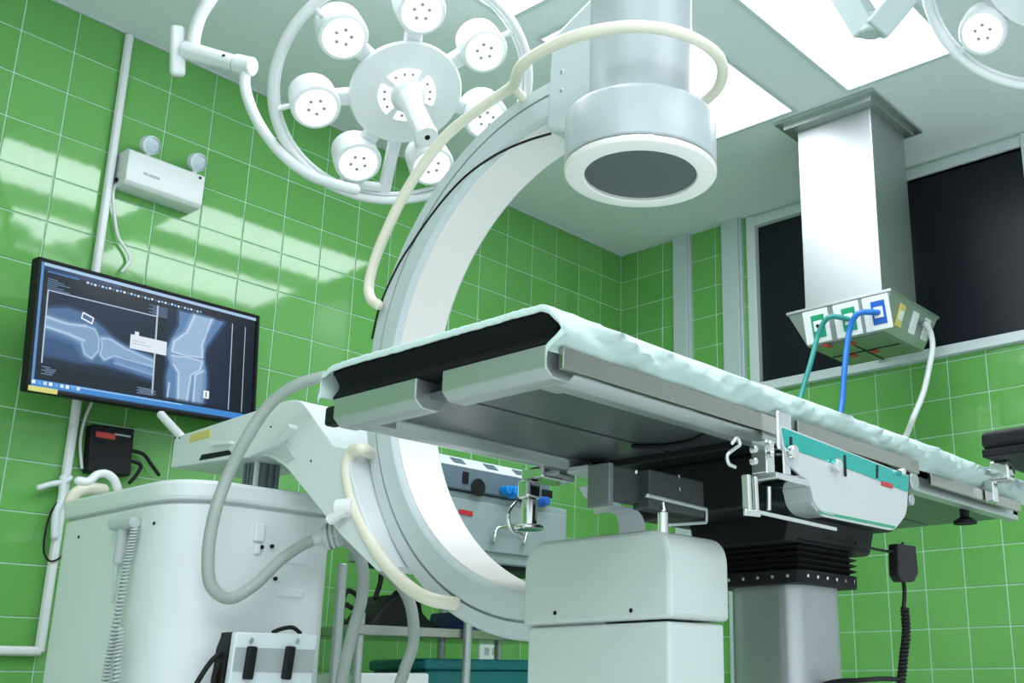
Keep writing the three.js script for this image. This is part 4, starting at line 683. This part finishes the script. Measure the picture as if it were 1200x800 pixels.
{
  const z = -2.70, g = -2.98, t = thing('electrosurgical_unit', 'grey electrosurgical unit with blue plugs standing on the grey drawer unit', 'medical device', V(2.5, 1.264, -2.84));
  const body = part(t, 'casing', alongX([[g, 1.264], [z, 1.264], [z, 1.335], [z - 0.05, 1.375], [g, 1.385]], 2.24, 2.79, 0.004, 0.003), M.deviceBlue);
  const q = (a, b) => Z(a, b, z + 0.002);
  part(body, 'panel_strip', alongX([[z + 0.002, 1.338], [z - 0.048, 1.378], [z - 0.05, 1.375], [z, 1.335]], 2.245, 2.785, 0.0004, 0.0002), M.pale, 'pale sloping control strip');
  each(body, 'display', [0.2, 0.47, 0.72].map((s) => alongX([[z - 0.01, 1.351], [z - 0.034, 1.3705], [z - 0.036, 1.368], [z - 0.012, 1.3485]], 2.245 + 0.54 * s, 2.245 + 0.54 * s + 0.05, 0.0004, 0.0002)), M.deviceBlue, 'dark display');
  part(body, 'socket', [box(q(545, 570).x - 0.012, q(545, 570).x + 0.012, 1.283, 1.322, z, z + 0.006, 0.002)], M.black); part(body, 'socket', disc(q(560, 571), V(0, 0, 1), 0.03, 0.006, 20), M.black);
  part(body, 'socket', box(q(642, 586).x - 0.03, q(642, 586).x + 0.02, 1.285, 1.312, z, z + 0.006, 0.002), M.black);
  part(body, 'plug', [rod(q(598, 577), q(598, 577).add(V(0, 0, 0.04)), 0.024, 0.018, 14), rod(q(590, 575), q(590, 575).add(V(0, 0, 0.03)), 0.018, 0.014, 12), rod(q(606, 573), q(606, 573).add(V(0, 0, 0.03)), 0.012, 0.01, 10)], M.brightBlue, 'bright blue plug'); part(body, 'plug', rod(q(634, 588), q(634, 588).add(V(0, 0, 0.035)), 0.02, 0.014, 14), M.blue, 'dark blue plug');
}
// things on the trolley's shelves
{
  const q = (a, b) => Z(a, b, -2.9), t = thing('cable_bundle', 'heap of black cables and leads on the steel shelf', 'cables', V(2.28, 0.826, -2.92));
  part(t, 'pouch', [alongZ([[2.16, 0.827], [2.22, 0.90], [2.27, 0.935], [2.33, 0.92], [2.40, 0.86], [2.46, 0.827]], -3.0, -2.85, 0.02, 0.012)], M.black, 'black pouch');
  part(t, 'grip', [tube([q(432, 724), q(455, 727), q(480, 732)], 0.012, 20, 8)], M.alu, 'metal grip');
  for (const p of [[[440, 700], [446, 680], [447, 655], [452, 640]], [[455, 712], [470, 696], [488, 700], [492, 720]], [[425, 720], [420, 700], [408, 692], [400, 705]], [[405, 735], [400, 720], [404, 708], [412, 712]], [[470, 735], [466, 710], [462, 697], [474, 690]]]) part(t, 'lead', tube(p.map(([a, b]) => q(a, b)), 0.008, 40, 8), M.rubber);
}
single('folded_cloth', alongZ([[2.52, 0.826], [2.72, 0.826], [2.66, 0.85], [2.57, 0.885], [2.53, 0.89]], -3.0, -2.82, 0.01, 0.006), M.navy, 'navy blue folded cloth on the steel shelf', 'cloth');
single('white_tray', [box(2.06, 2.34, 0.626, 0.69, -3.0, -2.76, 0.01)], M.white, 'white tray on the lower steel shelf beside the teal box', 'tray');
{
  const t = thing('teal_box', 'teal plastic box on the lower steel shelf', 'box', V(2.62, 0.626, -2.95));
  const b = part(t, 'tub', alongY([[2.36, -3.08], [2.84, -3.08], [2.84, -2.8], [2.36, -2.8]], 0.626, 0.70, 0.02, 0.008), M.tealBox); part(t, 'lid', alongY([[2.35, -3.09], [2.85, -3.09], [2.85, -2.79], [2.35, -2.79]], 0.70, 0.735, 0.02, 0.01), M.tealBox);
}
// foot pedal panel leaning on the cabinet
{
  const z = -2.30, q = (a, b) => { const p = Z(a, b, z); return [p.x, p.y]; }, c = Z(318, 790, z), t = thing('instrument_case', 'grey instrument case with two black handles in front of the white cabinet', 'case', V(c.x, 0.4, z));
  const b = part(t, 'plate', alongZ([q(277, 740), q(373, 743), q(362, 830), q(264, 830)], z - 0.02, z, 0.006, 0.004), M.pale);
  part(b, 'band', alongZ([q(276, 758), q(369, 761), q(366, 788), q(272, 786)], z - 0.001, z + 0.002, 0.001, 0.0005), M.greyPlastic);
  for (const x of [292, 337]) part(b, 'handle', bar(Z(x + 4, 757, z + 0.008), Z(x - 2, 796, z + 0.008), 0.022, 0.014, V(0, 0, 1), 0.004), M.black, 'black handle');
  for (const [x, y] of [[294, 750], [348, 751]]) part(b, 'screw', disc(Z(x, y, z), V(0, 0, 1), 0.006, 0.004, 12), M.alu);
  part(t, 'side', alongZ([q(278, 739), q(270, 760), q(260, 830), q(268, 830)], z - 0.06, z - 0.018, 0.003, 0.002), M.black, 'dark side');
  part(t, 'lead', tube([q(324, 740), q(335, 736), q(347, 735), q(355, 741)].map(([x, y]) => V(x, y, z - 0.012)), 0.005, 30, 8), M.rubber);
  each(t, 'lead', [tube([[228, 805], [240, 785], [252, 770], [263, 764]].map(([x, y]) => Z(x, y, z - 0.04)), 0.006, 40, 8), tube([[252, 820], [251, 795], [257, 778], [266, 770]].map(([x, y]) => Z(x, y, z - 0.04)), 0.007, 40, 8)], M.rubber);
  part(t, 'stand', box(c.x - 0.08, c.x + 0.08, 0, 0.62, z - 0.05, z - 0.02, 0.004), M.alu);
}
// hoses and stand between cabinet and shelf
single('grey_hose', tube([[398, 632], [415, 640], [425, 665], [424, 700], [412, 745], [400, 800], [392, 860]].map(([a, b], i) => Z(a, b, -2.36)).concat([V(1.74, 0.2, -2.36), V(1.76, 0.03, -2.33), V(1.85, 0.017, -2.25)]), 0.015, 100, 12), M.hose, 'thick grey hose hanging beside the white cabinet', 'hose');
single('grey_hose', [tube([[446, 664], [462, 676], [478, 700], [484, 725], [484, 755], [474, 785], [462, 830]].map(([a, b]) => Z(a, b, -2.3)).concat([V(1.85, 0.25, -2.3), V(1.88, 0.03, -2.27), V(1.98, 0.017, -2.2)]), 0.015, 100, 12)], M.hose, 'thick grey hose hanging below the carriage of the C-arm', 'hose');
{
  const t = thing('drip_stand', 'slim steel stand with black cables beside the white cabinet', 'stand', Z(398, 800, -2.55).setY(0)), p = Z(397, 660, -2.55), b = Z(391, 800, -2.55);
  part(t, 'pole', rod(V(b.x, 0.04, -2.55), V(b.x, p.y, -2.55), 0.014), M.alu); part(t, 'foot', [rod(V(b.x - 0.15, 0.03, -2.55), V(b.x + 0.15, 0.03, -2.55), 0.015), rod(V(b.x, 0.03, -2.7), V(b.x, 0.03, -2.4), 0.015)], M.alu);
}
renderer.render(scene, camera);
